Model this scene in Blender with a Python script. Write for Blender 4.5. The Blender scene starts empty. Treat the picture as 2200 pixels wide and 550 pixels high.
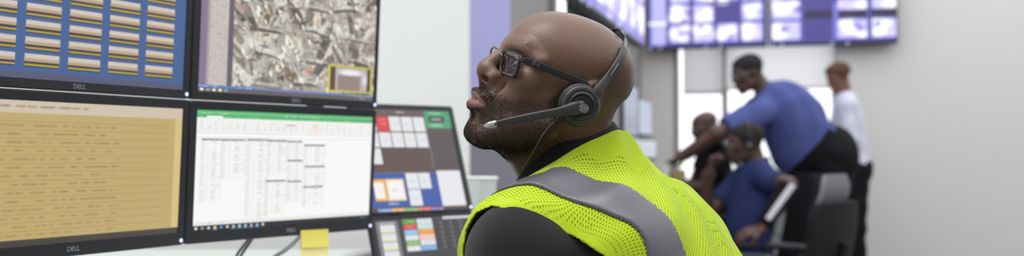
import bpy, math, random
import numpy as np
random.seed(7)
RNG = np.random.default_rng(11)
A = np.array
PI = math.pi
scene = bpy.context.scene
COL = scene.collection

# ------------------------------------------------------------------ camera
F_PX = 2100.0
PIT = math.atan(52 / 2100)
CAM = A([0, 0, 1.07])
FW = A([0, math.cos(PIT), math.sin(PIT)])
UP = A([0, -math.sin(PIT), math.cos(PIT)])
RT = A([1.0, 0, 0])


def ray(px, py):
    return FW + RT * (px - 1100) / F_PX - UP * (py - 275) / F_PX


def P(px, py, Y):
    d = ray(px, py)
    return CAM + d * (Y / d[1])


def hit(px, py, o, n):
    d = ray(px, py)
    return CAM + d * (np.dot(A(o) - CAM, n) / np.dot(d, n))


def unit(v):
    v = A(v, float)
    return v / np.linalg.norm(v)


# ------------------------------------------------------------------ geometry
class G:
    def __init__(s):
        s.v, s.f, s.n = [], [], 0

    def add(s, v, f):
        v = np.asarray(v, float)
        s.v.append(v)
        s.f.extend([tuple(i + s.n for i in q) for q in f])
        s.n += len(v)
        return s

    def verts(s):
        return np.concatenate(s.v)

    def box(s, c, ax, half, bev=0.0):
        """box with chamfered edges; ax 3x3 rows are the axes"""
        c = A(c, float); ax = A(ax, float); h = A(half, float)
        b = min(bev, h.min() * .9)
        if b <= 0:
            sg = [(x, y, z) for x in (-1, 1) for y in (-1, 1) for z in (-1, 1)]
            v = [c + (A(q) * h) @ ax for q in sg]
            f = [(0, 1, 3, 2), (4, 6, 7, 5), (0, 4, 5, 1), (2, 3, 7, 6), (0, 2, 6, 4), (1, 5, 7, 3)]
            return s.add(v, f)
        V = []; idx = {}
        for x in (-1, 1):
            for y in (-1, 1):
                for z in (-1, 1):
                    for k in range(3):
                        q = A([x, y, z], float) * (h - b)
                        q[k] += (x, y, z)[k] * b
                        idx[(x, y, z, k)] = len(V)
                        V.append(c + q @ ax)
        Fc = []
        def quad(pts):
            p = A([V[i] for i in pts]); n = np.cross(p[1] - p[0], p[2] - p[0])
            if np.dot(n, p.mean(0) - c) < 0: pts = pts[::-1]
            Fc.append(tuple(pts))
        for k in range(3):
            o = [i for i in range(3) if i != k]
            for sg in (-1, 1):
                pts = []
                for a, b2 in ((-1, -1), (1, -1), (1, 1), (-1, 1)):
                    q = [0, 0, 0]; q[k] = sg; q[o[0]] = a; q[o[1]] = b2
                    pts.append(idx[(*q, k)])
                quad(pts)
            for a in (-1, 1):
                for b2 in (-1, 1):
                    q0 = [0, 0, 0]; q0[o[0]] = a; q0[o[1]] = b2
                    qa = list(q0); qa[k] = -1; qb = list(q0); qb[k] = 1
                    quad([idx[(*qa, o[0])], idx[(*qb, o[0])], idx[(*qb, o[1])], idx[(*qa, o[1])]])
        for x in (-1, 1):
            for y in (-1, 1):
                for z in (-1, 1):
                    quad([idx[(x, y, z, 0)], idx[(x, y, z, 1)], idx[(x, y, z, 2)]])
        return s.add(V, Fc)

    def tube(s, pts, r, n=12, cap=True, flat=None, up=None):
        """tube along points, radius r (number or list); flat=(sx,sy) squash in the frame"""
        pts = A(pts, float); m = len(pts)
        r = np.broadcast_to(A(r, float), (m,))
        T = np.gradient(pts, axis=0); T /= np.linalg.norm(T, axis=1)[:, None] + 1e-12
        u = A(up if up is not None else ([0, 0, 1] if abs(T[0][2]) < .9 else [1, 0, 0]), float)
        V = []
        for i in range(m):
            u = u - T[i] * np.dot(u, T[i]); u /= np.linalg.norm(u) + 1e-12
            w = np.cross(T[i], u)
            for k in range(n):
                a = 2 * PI * k / n
                ca, sa = math.cos(a), math.sin(a)
                if flat is not None:
                    p = 0.45
                    ca = math.copysign(abs(ca) ** p, ca) * flat[0]; sa = math.copysign(abs(sa) ** p, sa) * flat[1]
                V.append(pts[i] + r[i] * (ca * u + sa * w))
        Fc = []
        for i in range(m - 1):
            for k in range(n):
                k2 = (k + 1) % n
                Fc.append((i * n + k, i * n + k2, (i + 1) * n + k2, (i + 1) * n + k))
        if cap:
            Fc.append(tuple(range(n))[::-1]); Fc.append(tuple(range((m - 1) * n, m * n)))
        return s.add(V, Fc)

    def lathe(s, o, axis, prof, n=40):
        """prof: list of (radius, height along axis)"""
        axis = unit(axis); u = unit(np.cross(axis, [0.3, 0.5, .81])); w = np.cross(axis, u)
        V = []; m = len(prof)
        for r, h in prof:
            for k in range(n):
                a = 2 * PI * k / n
                V.append(A(o) + axis * h + r * (math.cos(a) * u + math.sin(a) * w))
        Fc = []
        for i in range(m - 1):
            for k in range(n):
                k2 = (k + 1) % n
                Fc.append((i * n + k, i * n + k2, (i + 1) * n + k2, (i + 1) * n + k))
        Fc.append(tuple(range(n))[::-1]); Fc.append(tuple(range((m - 1) * n, m * n)))
        return s.add(V, Fc)

    def prism(s, poly, o, ex, ey, ez, d):
        """extrude 2D polygon (in ex,ey from o) by d along ez"""
        n = len(poly)
        b = [A(o) + x * A(ex) + y * A(ey) for x, y in poly]
        V = b + [q + d * A(ez) for q in b]
        Fc = [tuple(range(n))[::-1], tuple(range(n, 2 * n))]
        Fc += [(i, (i + 1) % n, n + (i + 1) % n, n + i) for i in range(n)]
        return s.add(V, Fc)

    def ring(s, outer, inner, o, ex, ey, ez, d):
        """frame: outer and inner 2D loops of the same length, extruded"""
        n = len(outer)
        V = []
        for z in (0, d):
            for L in (outer, inner):
                V += [A(o) + x * A(ex) + y * A(ey) + z * A(ez) for x, y in L]
        Fc = []
        for i in range(n):
            j = (i + 1) % n
            Fc += [(i, n + i, n + j, j), (2 * n + i, 2 * n + j, 3 * n + j, 3 * n + i),
                   (i, j, 2 * n + j, 2 * n + i), (n + i, 3 * n + i, 3 * n + j, n + j)]
        return s.add(V, Fc)

    def grid(s, rows):
        """rows: (m,n,3) points"""
        rows = A(rows, float); m, n = rows.shape[:2]
        Fc = [(i * n + j, i * n + j + 1, (i + 1) * n + j + 1, (i + 1) * n + j) for i in range(m - 1) for j in range(n - 1)]
        return s.add(rows.reshape(-1, 3), Fc)


def rrect(w, h, r, n=5, cx=0, cy=0):
    out = []
    for (sx, sy, a0) in ((1, 1, 0), (-1, 1, 90), (-1, -1, 180), (1, -1, 270)):
        for k in range(n + 1):
            a = math.radians(a0 + 90 * k / n)
            out.append((cx + sx * (w / 2 - r) + r * math.cos(a), cy + sy * (h / 2 - r) + r * math.sin(a)))
    return out


def spline(pts, n=8):
    """Catmull-Rom through points"""
    p = A(pts, float); p = np.concatenate([[2 * p[0] - p[1]], p, [2 * p[-1] - p[-2]]])
    out = []
    for i in range(1, len(p) - 2):
        for t in np.linspace(0, 1, n, endpoint=False):
            a, b, c, d = p[i - 1:i + 3]
            out.append(.5 * ((2 * b) + (-a + c) * t + (2 * a - 5 * b + 4 * c - d) * t * t + (-a + 3 * b - 3 * c + d) * t ** 3))
    out.append(p[-2])
    return A(out)


# ------------------------------------------------------------------ objects
def tag(o, label=None, cat=None, group=None, kind=None):
    if label: o['label'] = label
    if cat: o['category'] = cat
    if group: o['group'] = group
    if kind: o['kind'] = kind
    return o


def thing(name, label, cat, loc, group=None):
    o = bpy.data.objects.new(name, None); COL.objects.link(o)
    o.empty_display_size = .05
    o.location = [float(q) for q in loc]
    return tag(o, label, cat, group)


def rootloc(o):
    while o.parent: o = o.parent
    return A(o.location)


def mesh_obj(name, V, Fc, mat, parent=None, smooth=False, angle=None, loc=None):
    V = np.asarray(V, float)
    off = rootloc(parent) if parent else (A(loc, float) if loc is not None else np.zeros(3))
    me = bpy.data.meshes.new(name)
    me.from_pydata((V - off).tolist(), [], Fc if isinstance(Fc, list) else Fc.tolist())
    me.update()
    o = bpy.data.objects.new(name, me); COL.objects.link(o)
    if mat: me.materials.append(mat)
    if smooth: me.polygons.foreach_set('use_smooth', [True] * len(me.polygons))
    if angle:
        try: me.set_sharp_from_angle(angle=math.radians(angle))
        except Exception: pass
    if parent: o.parent = parent
    elif loc is not None: o.location = [float(q) for q in loc]
    return o


def obj(name, g, mat, parent=None, smooth=False, angle=None, loc=None):
    return mesh_obj(name, g.verts(), g.f, mat, parent, smooth or angle is not None, angle, loc)


def single(name, g, mat, label, cat, group=None, smooth=False, angle=None):
    V = g.verts(); lo = V.min(0); hi = V.max(0)
    o = obj(name, g, mat, None, smooth, angle, loc=((lo[0] + hi[0]) / 2, (lo[1] + hi[1]) / 2, lo[2]))
    return tag(o, label, cat, group)


def struct(name, g, mat, parent=None):
    o = obj(name, g, mat, parent)
    if not parent: o['kind'] = 'structure'
    return o


def lettering(name, text, size, o, ex, ey, mat, parent, depth=.0004, align='CENTER'):
    cu = bpy.data.curves.new(name, 'FONT'); cu.body = text; cu.size = size
    cu.align_x = align; cu.align_y = 'CENTER'; cu.extrude = depth
    ob = bpy.data.objects.new(name, cu); COL.objects.link(ob)
    cu.materials.append(mat)
    ez = np.cross(ex, ey)
    from mathutils import Matrix
    M = Matrix([[ex[0], ey[0], ez[0], 0], [ex[1], ey[1], ez[1], 0], [ex[2], ey[2], ez[2], 0], [0, 0, 0, 1]])
    ob.parent = parent
    M.translation = [float(q) for q in (A(o) - rootloc(parent))]
    bpy.context.view_layer.update()
    me = bpy.data.meshes.new_from_object(ob.evaluated_get(bpy.context.evaluated_depsgraph_get()))
    mo = bpy.data.objects.new(name, me); COL.objects.link(mo); mo.parent = parent; mo.matrix_local = M
    if not me.materials: me.materials.append(mat)
    bpy.data.objects.remove(ob)
    mo.name = name
    return mo


# ------------------------------------------------------------------ materials
def lin(c):
    c = A(c, float) / 255
    return np.where(c <= .04045, c / 12.92, ((c + .055) / 1.055) ** 2.4)


def mat(name, rgb, rough=.5, spec=.5, metal=0, noise=0, nscale=40, bump=0, bscale=200, emit=None, estr=0, alpha=1, sheen=0, trans=0, ior=1.45, coat=0):
    m = bpy.data.materials.new(name); m.use_nodes = True
    nt = m.node_tree; b = nt.nodes['Principled BSDF']
    c = (*lin(rgb), 1)
    b.inputs['Base Color'].default_value = c
    b.inputs['Roughness'].default_value = rough
    b.inputs['Specular IOR Level'].default_value = spec
    b.inputs['Metallic'].default_value = metal
    b.inputs['Alpha'].default_value = alpha
    b.inputs['Sheen Weight'].default_value = sheen
    b.inputs['Transmission Weight'].default_value = trans
    b.inputs['IOR'].default_value = ior
    b.inputs['Coat Weight'].default_value = coat
    if emit is not None:
        b.inputs['Emission Color'].default_value = (*lin(emit), 1); b.inputs['Emission Strength'].default_value = estr
    tc = nt.nodes.new('ShaderNodeTexCoord')
    if noise:
        n = nt.nodes.new('ShaderNodeTexNoise'); n.inputs['Scale'].default_value = nscale; n.inputs['Detail'].default_value = 6
        nt.links.new(tc.outputs['Object'], n.inputs['Vector'])
        mx = nt.nodes.new('ShaderNodeMix'); mx.data_type = 'RGBA'
        mx.inputs[6].default_value = (*(A(c[:3]) * (1 - noise)), 1); mx.inputs[7].default_value = (*np.minimum(A(c[:3]) * (1 + noise), 1), 1)
        nt.links.new(n.outputs['Fac'], mx.inputs[0]); nt.links.new(mx.outputs[2], b.inputs['Base Color'])
    if bump:
        n2 = nt.nodes.new('ShaderNodeTexNoise'); n2.inputs['Scale'].default_value = bscale; n2.inputs['Detail'].default_value = 4
        nt.links.new(tc.outputs['Object'], n2.inputs['Vector'])
        bp = nt.nodes.new('ShaderNodeBump'); bp.inputs['Strength'].default_value = bump; bp.inputs['Distance'].default_value = .001
        nt.links.new(n2.outputs['Fac'], bp.inputs['Height']); nt.links.new(bp.outputs['Normal'], b.inputs['Normal'])
    return m


def screen_mat(name, strength):
    """emissive display whose pixels are the mesh's colour attribute"""
    m = bpy.data.materials.new(name); m.use_nodes = True
    nt = m.node_tree; b = nt.nodes['Principled BSDF']
    at = nt.nodes.new('ShaderNodeAttribute'); at.attribute_name = 'pixels'
    b.inputs['Base Color'].default_value = (.01, .01, .01, 1); b.inputs['Roughness'].default_value = .35
    nt.links.new(at.outputs['Color'], b.inputs['Emission Color']); b.inputs['Emission Strength'].default_value = strength
    return m


# ------------------------------------------------------------------ display canvas
class Canvas:
    def __init__(s, w, h, bg):
        s.w, s.h = w, h
        s.a = np.zeros((h, w, 3)); s.a[:] = bg
        s.yy, s.xx = np.mgrid[0:h, 0:w] + .5

    def rect(s, x0, y0, x1, y1, c):
        """fractions of the display; y down; anti-aliased"""
        x0, x1, y0, y1 = x0 * s.w, x1 * s.w, y0 * s.h, y1 * s.h
        cx = np.clip(np.minimum(s.xx[0] + .5, x1) - np.maximum(s.xx[0] - .5, x0), 0, 1)
        cy = np.clip(np.minimum(s.yy[:, 0] + .5, y1) - np.maximum(s.yy[:, 0] - .5, y0), 0, 1)
        k = (cy[:, None] * cx[None])[..., None]
        s.a = s.a * (1 - k) + A(c, float) * k

    def disc(s, x, y, rx, ry, c, soft=.35, op=1):
        d = np.hypot((s.xx - x * s.w) / (rx * s.w), (s.yy - y * s.h) / (ry * s.h))
        k = (np.clip((1 - d) / soft, 0, 1) * op)[..., None]
        s.a = s.a * (1 - k) + A(c, float) * k

    def line(s, x0, y0, x1, y1, wpx, c, op=1, clip=None):
        ax, ay, bx, by = x0 * s.w, y0 * s.h, x1 * s.w, y1 * s.h
        lo0, hi0 = int(max(0, min(ax, bx) - wpx - 1)), int(min(s.w, max(ax, bx) + wpx + 2))
        lo1, hi1 = int(max(0, min(ay, by) - wpx - 1)), int(min(s.h, max(ay, by) + wpx + 2))
        if clip:
            lo0, hi0 = max(lo0, int(clip[0] * s.w)), min(hi0, int(clip[2] * s.w))
            lo1, hi1 = max(lo1, int(clip[1] * s.h)), min(hi1, int(clip[3] * s.h))
        if hi0 <= lo0 or hi1 <= lo1: return
        X, Y = s.xx[lo1:hi1, lo0:hi0], s.yy[lo1:hi1, lo0:hi0]
        dx, dy = bx - ax, by - ay; L = dx * dx + dy * dy + 1e-9
        t = np.clip(((X - ax) * dx + (Y - ay) * dy) / L, 0, 1)
        d = np.hypot(X - ax - t * dx, Y - ay - t * dy)
        k = (np.clip(wpx / 2 + .5 - d, 0, 1) * op)[..., None]
        s.a[lo1:hi1, lo0:hi0] = s.a[lo1:hi1, lo0:hi0] * (1 - k) + A(c, float) * k

    def text(s, x0, y, x1, hpx, c, op=.7, dens=.6):
        """a line of unreadably small print"""
        x = x0
        while x < x1:
            w = random.uniform(.004, .02)
            if random.random() < dens: s.line(x, y, min(x + w, x1), y, hpx, c, op * random.uniform(.5, 1))
            x += w + random.uniform(.002, .006)


def soften(cv, n=1):
    for _ in range(n):
        p = np.pad(cv.a, ((1, 1), (1, 1), (0, 0)), 'edge')
        p = (p[:-2] + 2 * p[1:-1] + p[2:]) / 4
        cv.a = (p[:, :-2] + 2 * p[:, 1:-1] + p[:, 2:]) / 4


def display(name, cv, TL, ex, ey, w, h, m, parent):
    """grid mesh of the canvas; TL corner, ex right, ey down (unit), size in metres"""
    H, W = cv.h, cv.w
    u = np.linspace(0, 1, W + 1) * w; v = np.linspace(0, 1, H + 1) * h
    V = (A(TL)[None, None] + u[None, :, None] * A(ex) + v[:, None, None] * A(ey)).reshape(-1, 3)
    i = np.arange(H)[:, None] * (W + 1) + np.arange(W)[None]
    Fc = np.stack([i, i + W + 1, i + W + 2, i + 1], -1).reshape(-1, 4)
    o = mesh_obj(name, V, Fc, m, parent)
    c = np.clip(lin(cv.a.reshape(-1, 3)), 0, None)
    c = np.concatenate([np.repeat(c, 4, 0), np.ones((len(c) * 4, 1))], 1).astype(np.float32)
    at = o.data.color_attributes.new('pixels', 'FLOAT_COLOR', 'CORNER')
    at.data.foreach_set('color', c.ravel())
    return o


# ------------------------------------------------------------------ implicit surfaces
def smin(a, b, k):
    h = np.clip(.5 + .5 * (b - a) / k, 0, 1)
    return b * (1 - h) + a * h - k * h * (1 - h)


def smax(a, b, k):
    return -smin(-a, -b, k)


def s_sphere(p, c, r):
    return np.sqrt(((p - A(c, p.dtype)) ** 2).sum(1)) - r


def s_ell(p, c, r, R=None):
    q = p - A(c, p.dtype)
    if R is not None: q = q @ A(R, p.dtype).T
    r = A(r, p.dtype)
    k0 = np.sqrt(((q / r) ** 2).sum(1)); k1 = np.sqrt(((q / (r * r)) ** 2).sum(1))
    return k0 * (k0 - 1) / np.maximum(k1, 1e-9)


def s_cap(p, a, b, ra, rb=None):
    rb = ra if rb is None else rb
    a = A(a, p.dtype); b = A(b, p.dtype); d = b - a
    t = np.clip(((p - a) @ d) / max(float(d @ d), 1e-12), 0, 1)
    return np.sqrt(((p - a - t[:, None] * d) ** 2).sum(1)) - (ra + (rb - ra) * t)


def s_box(p, c, h, R=None, r=0):
    q = p - A(c, p.dtype)
    if R is not None: q = q @ A(R, p.dtype).T
    q = np.abs(q) - (A(h, p.dtype) - r)
    return np.sqrt((np.maximum(q, 0) ** 2).sum(1)) + np.minimum(q.max(1), 0) - r


def polygonize(f, lo, hi, h, blk=4, margin=1.9):
    lo = A(lo, float); hi = A(hi, float)
    nb = np.ceil((hi - lo) / (h * blk)).astype(int)
    N = nb * blk
    cs = [lo[i] + (np.arange(nb[i]) + .5) * h * blk - h / 2 for i in range(3)]
    C = np.stack(np.meshgrid(*cs, indexing='ij'), -1).reshape(-1, 3).astype(np.float32)
    fc = np.concatenate([f(C[i:i + 200000]) for i in range(0, len(C), 200000)])
    V = np.repeat(np.repeat(np.repeat(fc.reshape(nb), blk, 0), blk, 1), blk, 2).astype(np.float32)
    act = np.abs(fc) < margin * h * blk
    bi = np.stack(np.unravel_index(np.nonzero(act)[0], nb), 1) * blk
    o = np.stack(np.meshgrid(*[np.arange(blk)] * 3, indexing='ij'), -1).reshape(-1, 3)
    for s in range(0, len(bi), 6000):
        I = (bi[s:s + 6000, None] + o[None]).reshape(-1, 3)
        V[I[:, 0], I[:, 1], I[:, 2]] = f((lo + I * h).astype(np.float32))
    ins = V < 0
    cnt = np.zeros(N - 1, np.uint8)
    sl = lambda d, n: slice(d, n - 1 + d)
    for a in (0, 1):
        for b in (0, 1):
            for c in (0, 1):
                cnt += ins[sl(a, N[0]), sl(b, N[1]), sl(c, N[2])]
    cell = np.argwhere((cnt > 0) & (cnt < 8))
    idx = -np.ones(N - 1, np.int64); idx[cell[:, 0], cell[:, 1], cell[:, 2]] = np.arange(len(cell))
    acc = np.zeros((len(cell), 3)); num = np.zeros(len(cell))
    cor = [A((a, b, c)) for a in (0, 1) for b in (0, 1) for c in (0, 1)]
    for i in range(8):
        for j in range(i + 1, 8):
            if np.abs(cor[i] - cor[j]).sum() != 1: continue
            a = cell + cor[i]; b = cell + cor[j]
            va = V[a[:, 0], a[:, 1], a[:, 2]]; vb = V[b[:, 0], b[:, 1], b[:, 2]]
            k = (va < 0) != (vb < 0)
            t = va / np.where(k, va - vb, 1)
            q = cor[i] + t[:, None] * (cor[j] - cor[i])
            acc[k] += q[k]; num[k] += 1
    verts = lo + (cell + acc / num[:, None]) * h
    faces = []
    for ax in range(3):
        o1, o2 = [(1, 2), (2, 0), (0, 1)][ax]
        s0 = [slice(None)] * 3; s1 = [slice(None)] * 3
        s0[ax] = slice(0, -1); s1[ax] = slice(1, None)
        a = ins[tuple(s0)]; b = ins[tuple(s1)]
        e = np.argwhere(a != b)
        ok = (e[:, o1] > 0) & (e[:, o2] > 0) & (e[:, o1] < N[o1] - 1) & (e[:, o2] < N[o2] - 1)
        e = e[ok]
        d1 = np.zeros(3, int); d1[o1] = 1; d2 = np.zeros(3, int); d2[o2] = 1
        q = [e - d1 - d2, e - d2, e, e - d1]
        q = np.stack([idx[c[:, 0], c[:, 1], c[:, 2]] for c in q], 1)
        fl = ~a[e[:, 0], e[:, 1], e[:, 2]]
        q[fl] = q[fl][:, ::-1]
        faces.append(q[(q >= 0).all(1)])
    faces = np.concatenate(faces)
    # two gentle projection steps on to the true surface
    for _ in range(2):
        p = verts.astype(np.float32); g = np.zeros_like(verts); f0 = f(p)
        for k in range(3):
            dd = np.zeros(3, np.float32); dd[k] = h * .35
            g[:, k] = (f(p + dd) - f(p - dd)) / (h * .7)
        gn = np.maximum((g ** 2).sum(1), .2)
        st = -(f0 / gn)[:, None] * g
        L = np.linalg.norm(st, axis=1)
        st *= np.minimum(1, .5 * h / np.maximum(L, 1e-9))[:, None]
        verts = verts + st * .8
    return verts, faces


def largest(V, Fc, keep=1):
    """drop loose crumbs: keep the biggest connected pieces"""
    n = len(V); lab = np.arange(n)
    e = np.concatenate([Fc[:, [0, 1]], Fc[:, [1, 2]], Fc[:, [2, 3]], Fc[:, [3, 0]]])
    while True:
        m = lab.copy()
        np.minimum.at(m, e[:, 0], lab[e[:, 1]]); np.minimum.at(m, e[:, 1], lab[e[:, 0]])
        m = m[m]
        if (m == lab).all(): break
        lab = m
    u, c = np.unique(lab, return_counts=True)
    good = u[np.argsort(-c)[:keep]]
    kv = np.isin(lab, good)
    new = np.cumsum(kv) - 1
    kf = kv[Fc[:, 0]]
    return V[kv], new[Fc[kf]]


def attr(o, name, vals):
    at = o.data.attributes.new(name, 'FLOAT', 'POINT')
    at.data.foreach_set('value', np.asarray(vals, np.float32))
# ------------------------------------------------------------------ a human head (millimetres; x forward, y to its left, z up, origin between the ears)
def head_sdf(p, female=False, detail=True):
    p = p.astype(np.float32)
    q = p.copy(); q[:, 1] = np.abs(q[:, 1])          # symmetric half
    S, E, C = s_sphere, s_ell, s_cap
    d = E(q, (-21, 0, 56), (74, 74, 65))
    d = smin(d, E(q, (34, 0, 42), (62, 62, 64)), 14)
    d = smin(d, E(q, (2, 0, 50), (80, 72, 68)), 12)
    d = smin(d, E(q, (-14, 0, 22), (64, 67, 48)), 14)
    face = E(q, (24, 0, -24), (64, 60, 74))
    face = smin(face, S(q, (58, 46, -4), 17), 18)                       # cheekbone
    face = smin(face, C(q, (4, 58, -46), (68, 24, -92), 13, 14), 26)    # jaw line
    face = smin(face, E(q, (66, 0, -94), (22, 27, 16)), 14)             # chin
    face = smin(face, E(q, (72, 0, -52), (27, 34, 34)), 16)             # muzzle
    face = smin(face, E(q, (36, 0, -66), (42, 46, 26)), 16)
    d = smin(d, face, 16)
    d = smin(d, C(q, (86, 6, 31), (78, 40, 34), 11, 9), 12)             # brow
    d = smin(d, C(q, (78, 40, 34), (60, 58, 26), 9, 8), 12)
    d = smax(d, -E(q, (98, 34, 10), (18, 21, 13)), 12)                  # eye socket
    lid = S(q, (73.5, 33, 12), 14.0)
    d = smin(d, lid, 3)
    if detail:
        d = smax(d, -E(q, (88, 33, 10.5), (9, 13.2, 4.6)), 1.5)         # the open eye
    # nose
    n = C(q, (90, 0, 24), (104.5, 0, -9), 8.5, 11)
    n = smin(n, S(q, (101.5, 0, -15.5), 12.8), 5)
    n = smin(n, E(q, (91, 14.5, -20.5), (12.5, 10.5, 9.5)), 4)
    n = smin(n, C(q, (102, 6, -12), (91, 15, -15), 9, 8), 5)
    n = smin(n, C(q, (102, 2, -28), (88, 16, -28), 3.6, 3.8), 3)
    n = smin(n, C(q, (102, 0, -24.5), (94, 0, -33), 4.0, 5.5), 3.5)
    d = smin(d, n, 7)
    d = smax(d, -E(q, (100.5, 13.2, -25), (7.2, 7, 3.6)), 1.6)            # nostril
    d = smax(d, -E(q, (84, 27, -25), (14, 3, 10)), 6)                   # crease beside the wing
    # lips
    up = smin(C(q, (101, 0, -46), (93.5, 16, -49), 6.4, 5.8), C(q, (93.5, 16, -49), (81, 28, -56), 5.8, 3.6), 4)
    lo = smin(C(q, (97, 0, -63.5), (92, 14, -62), 8.6, 7.2), C(q, (92, 14, -62), (80, 27, -57.5), 7.2, 3.2), 4)
    d = smin(d, up, 3.2)
    d = smin(d, lo, 3.2)
    d = smax(d, -C(q, (107, 0, -54.6), (90, 18, -56), 2.6, .8), 1.2)
    d = smax(d, -E(q, (98, 0, -77), (9, 24, 5.5)), 9)                   # hollow under the lower lip
    # ears
    c0 = A((-19, 74, 7), np.float32)
    ca, sa = math.cos(.22), math.sin(.22)
    R = A([[ca, 0.25, sa], [-.25, .95, 0], [-sa, 0, ca]]); R /= np.linalg.norm(R, axis=1)[:, None]
    ear = s_ell(q, c0, (20, 6.5, 34), R)
    ear = smax(ear, -s_ell(q, c0 + A((1, 5.5, 3), np.float32), (12, 5, 21), R), 3)
    ear = smin(ear, s_ell(q, (-7, 76, -22), (9, 5, 9)), 5)
    ear = smin(ear, C(q, (-2, 74, -2), (-2, 75, 6), 4), 3)
    ear = smin(ear, C(q, (-10, 78, -2), (-18, 80, 14), 2.6), 3)
    d = smin(d, ear, 4)
    return d


def head_frame(psi, th, roll):
    """rows: forward, left, up of a head that faces -X, turned psi towards the camera, lifted th, its left ear lowered by roll"""
    psi, th, roll = np.radians([psi, th, roll])
    f = A([-np.cos(psi) * np.cos(th), -np.sin(psi) * np.cos(th), np.sin(th)])
    l = A([np.sin(psi), -np.cos(psi), 0]); u = np.cross(f, l)
    l2 = np.cos(roll) * l - np.sin(roll) * u
    return np.stack([f, l2, np.cross(f, l2)])


# ------------------------------------------------------------------ the man in the vest: frames
HR = head_frame(21, 27, 7.6)
HO = P(1245, 226, 1.29) - HR.T @ A([0, .076, 0]) + HR.T @ A([.012, 0, 0])


def hw(x, y, z):                       # head millimetres -> world
    return HO + HR.T @ A([x, y, z], float) / 1000


FH = unit([-.88, .47, 0]); TL_ = A([-FH[1], FH[0], 0])
LEAN = math.radians(35)
TU = math.cos(LEAN) * A([0, 0, 1]) + math.sin(LEAN) * FH
TF = math.cos(LEAN) * FH - math.sin(LEAN) * A([0, 0, 1])
TR = np.stack([TF, TL_, TU])
NB = P(1222, 332, 1.40)


def tw(f, l, u):                       # torso metres -> world
    return NB + TR.T @ A([f, l, u], float)


def to_torso(p):
    return ((p - NB.astype(p.dtype)) @ TR.T.astype(p.dtype))


def to_head(p):
    return ((p - HO.astype(p.dtype)) @ HR.T.astype(p.dtype)) * 1000


NECK_TOP = hw(-30, 0, -20)


def neck_sdf(p):
    d = s_cap(p, hw(-26, 0, 0), tw(.010, 0, -.03), .056, .053)
    d = smin(d, s_cap(p, hw(-42, 0, 4), tw(-.014, 0, -.01), .040, .042), .015)
    d = smin(d, s_cap(p, hw(30, 0, -72), tw(.045, 0, -.03), .022, .040), .03)
    return d


def man_body_sdf(p):
    p = p.astype(np.float32)
    h = to_head(p)
    d = head_sdf(h) / 1000
    d = smin(d, neck_sdf(p), .018)
    # fold at the nape
    d = smax(d, -s_cap(p, hw(-92, -34, 34), hw(-92, 34, 34), .008), .007)
    t = to_torso(p)
    b = s_ell(t, (.01, 0, -.26), (.09, .13, .18))
    b = smin(b, s_cap(t, (.02, -.10, -.14), (.02, .10, -.14), .045), .03)
    return smin(d, b, .03)


ELB = A([.20, .25, -.36])


def torso_sdf(t):
    """clothed trunk in torso metres"""
    d = s_ell(t, (.03, 0, -.27), (.135, .180, .24))
    d = smin(d, s_cap(t, (-.002, -.080, -.165), (-.005, .085, -.165), .081), .05)
    d = smin(d, s_cap(t, (-.012, -.02, -.050), (.05, -.15, -.105), .050, .050), .03)
    d = smin(d, s_cap(t, (-.012, .02, -.055), (.055, .165, -.100), .046, .050), .03)
    d = smin(d, s_ell(t, (.03, 0, -.48), (.135, .17, .18)), .06)
    return d


def arm_sdf(t, s=1):
    e = A([ELB[0], s * ELB[1], ELB[2]])
    d = s_cap(t, (.06, .185, -.115), e, .068, .062) if s > 0 else s_cap(t, (.10, -.16, -.13), e + A([.05, .03, 0]), .062, .06)
    return d


ARMHOLE = A([(.112, -.075), (.094, -.052), (.070, -.041), (.045, -.046), (.020, -.068), (0, -.098), (-.012, -.126), (-.024, -.148), (-.036, -.172), (-.042, -.2), (-.03, -.27), (.06, -.31), (.12, -.25), (.125, -.13)])


def poly_sdf(x, y, poly):
    d = np.full(len(x), 1e9, np.float32); ins = np.zeros(len(x), bool)
    n = len(poly)
    for i in range(n):
        a, b = poly[i], poly[(i + 1) % n]
        e = b - a; wx, wy = x - a[0], y - a[1]
        t = np.clip((wx * e[0] + wy * e[1]) / (e @ e), 0, 1)
        d = np.minimum(d, (wx - t * e[0]) ** 2 + (wy - t * e[1]) ** 2)
        c = ((a[1] > y) != (b[1] > y))
        with np.errstate(divide='ignore', invalid='ignore'):
            xi = (b[0] - a[0]) * (y - a[1]) / (b[1] - a[1] if b[1] != a[1] else 1e-9) + a[0]
        ins ^= c & (x < xi)
    d = np.sqrt(d)
    return np.where(ins, -d, d)


def vest_base(t):
    d = torso_sdf(t) - .012
    f = s_cap(t, (.072, .165, -.105), (.095, .15, -.2), .062, .05)
    f = np.minimum(f, s_cap(t, (.072, -.165, -.105), (.095, -.15, -.2), .062, .05))
    d = smin(d, f - .008, .03)
    col = np.sqrt(((t[:, 0] - .011) / .098) ** 2 + (t[:, 1] / .091) ** 2)
    return smin(d, np.maximum((col - 1) * .085, t[:, 2] + .014), .016)


def vest_cut(t):
    """negative where the vest is open: armholes, neck, front, hem"""
    ta = t.copy(); ta[:, 1] = np.abs(ta[:, 1])
    arm = np.maximum(poly_sdf(np.where(t[:, 1] < 0, t[:, 0] - .085, t[:, 0]), t[:, 2], ARMHOLE), .105 - ta[:, 1])
    nk = (np.sqrt(((t[:, 0] - .011) / .0945) ** 2 + (t[:, 1] / .088) ** 2) - 1) * .088
    nk = np.maximum(nk, -.12 - t[:, 2])
    nk = np.minimum(nk, np.maximum((np.sqrt(((t[:, 0] - .011) / .13) ** 2 + (t[:, 1] / .118) ** 2) - 1) * .1, -.020 - t[:, 2]))
    fr = np.maximum(ta[:, 1] - np.clip(.085 + (t[:, 2]) * .26, .006, .09), .03 - t[:, 0])
    return np.minimum(np.minimum(arm, nk), fr)


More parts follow.
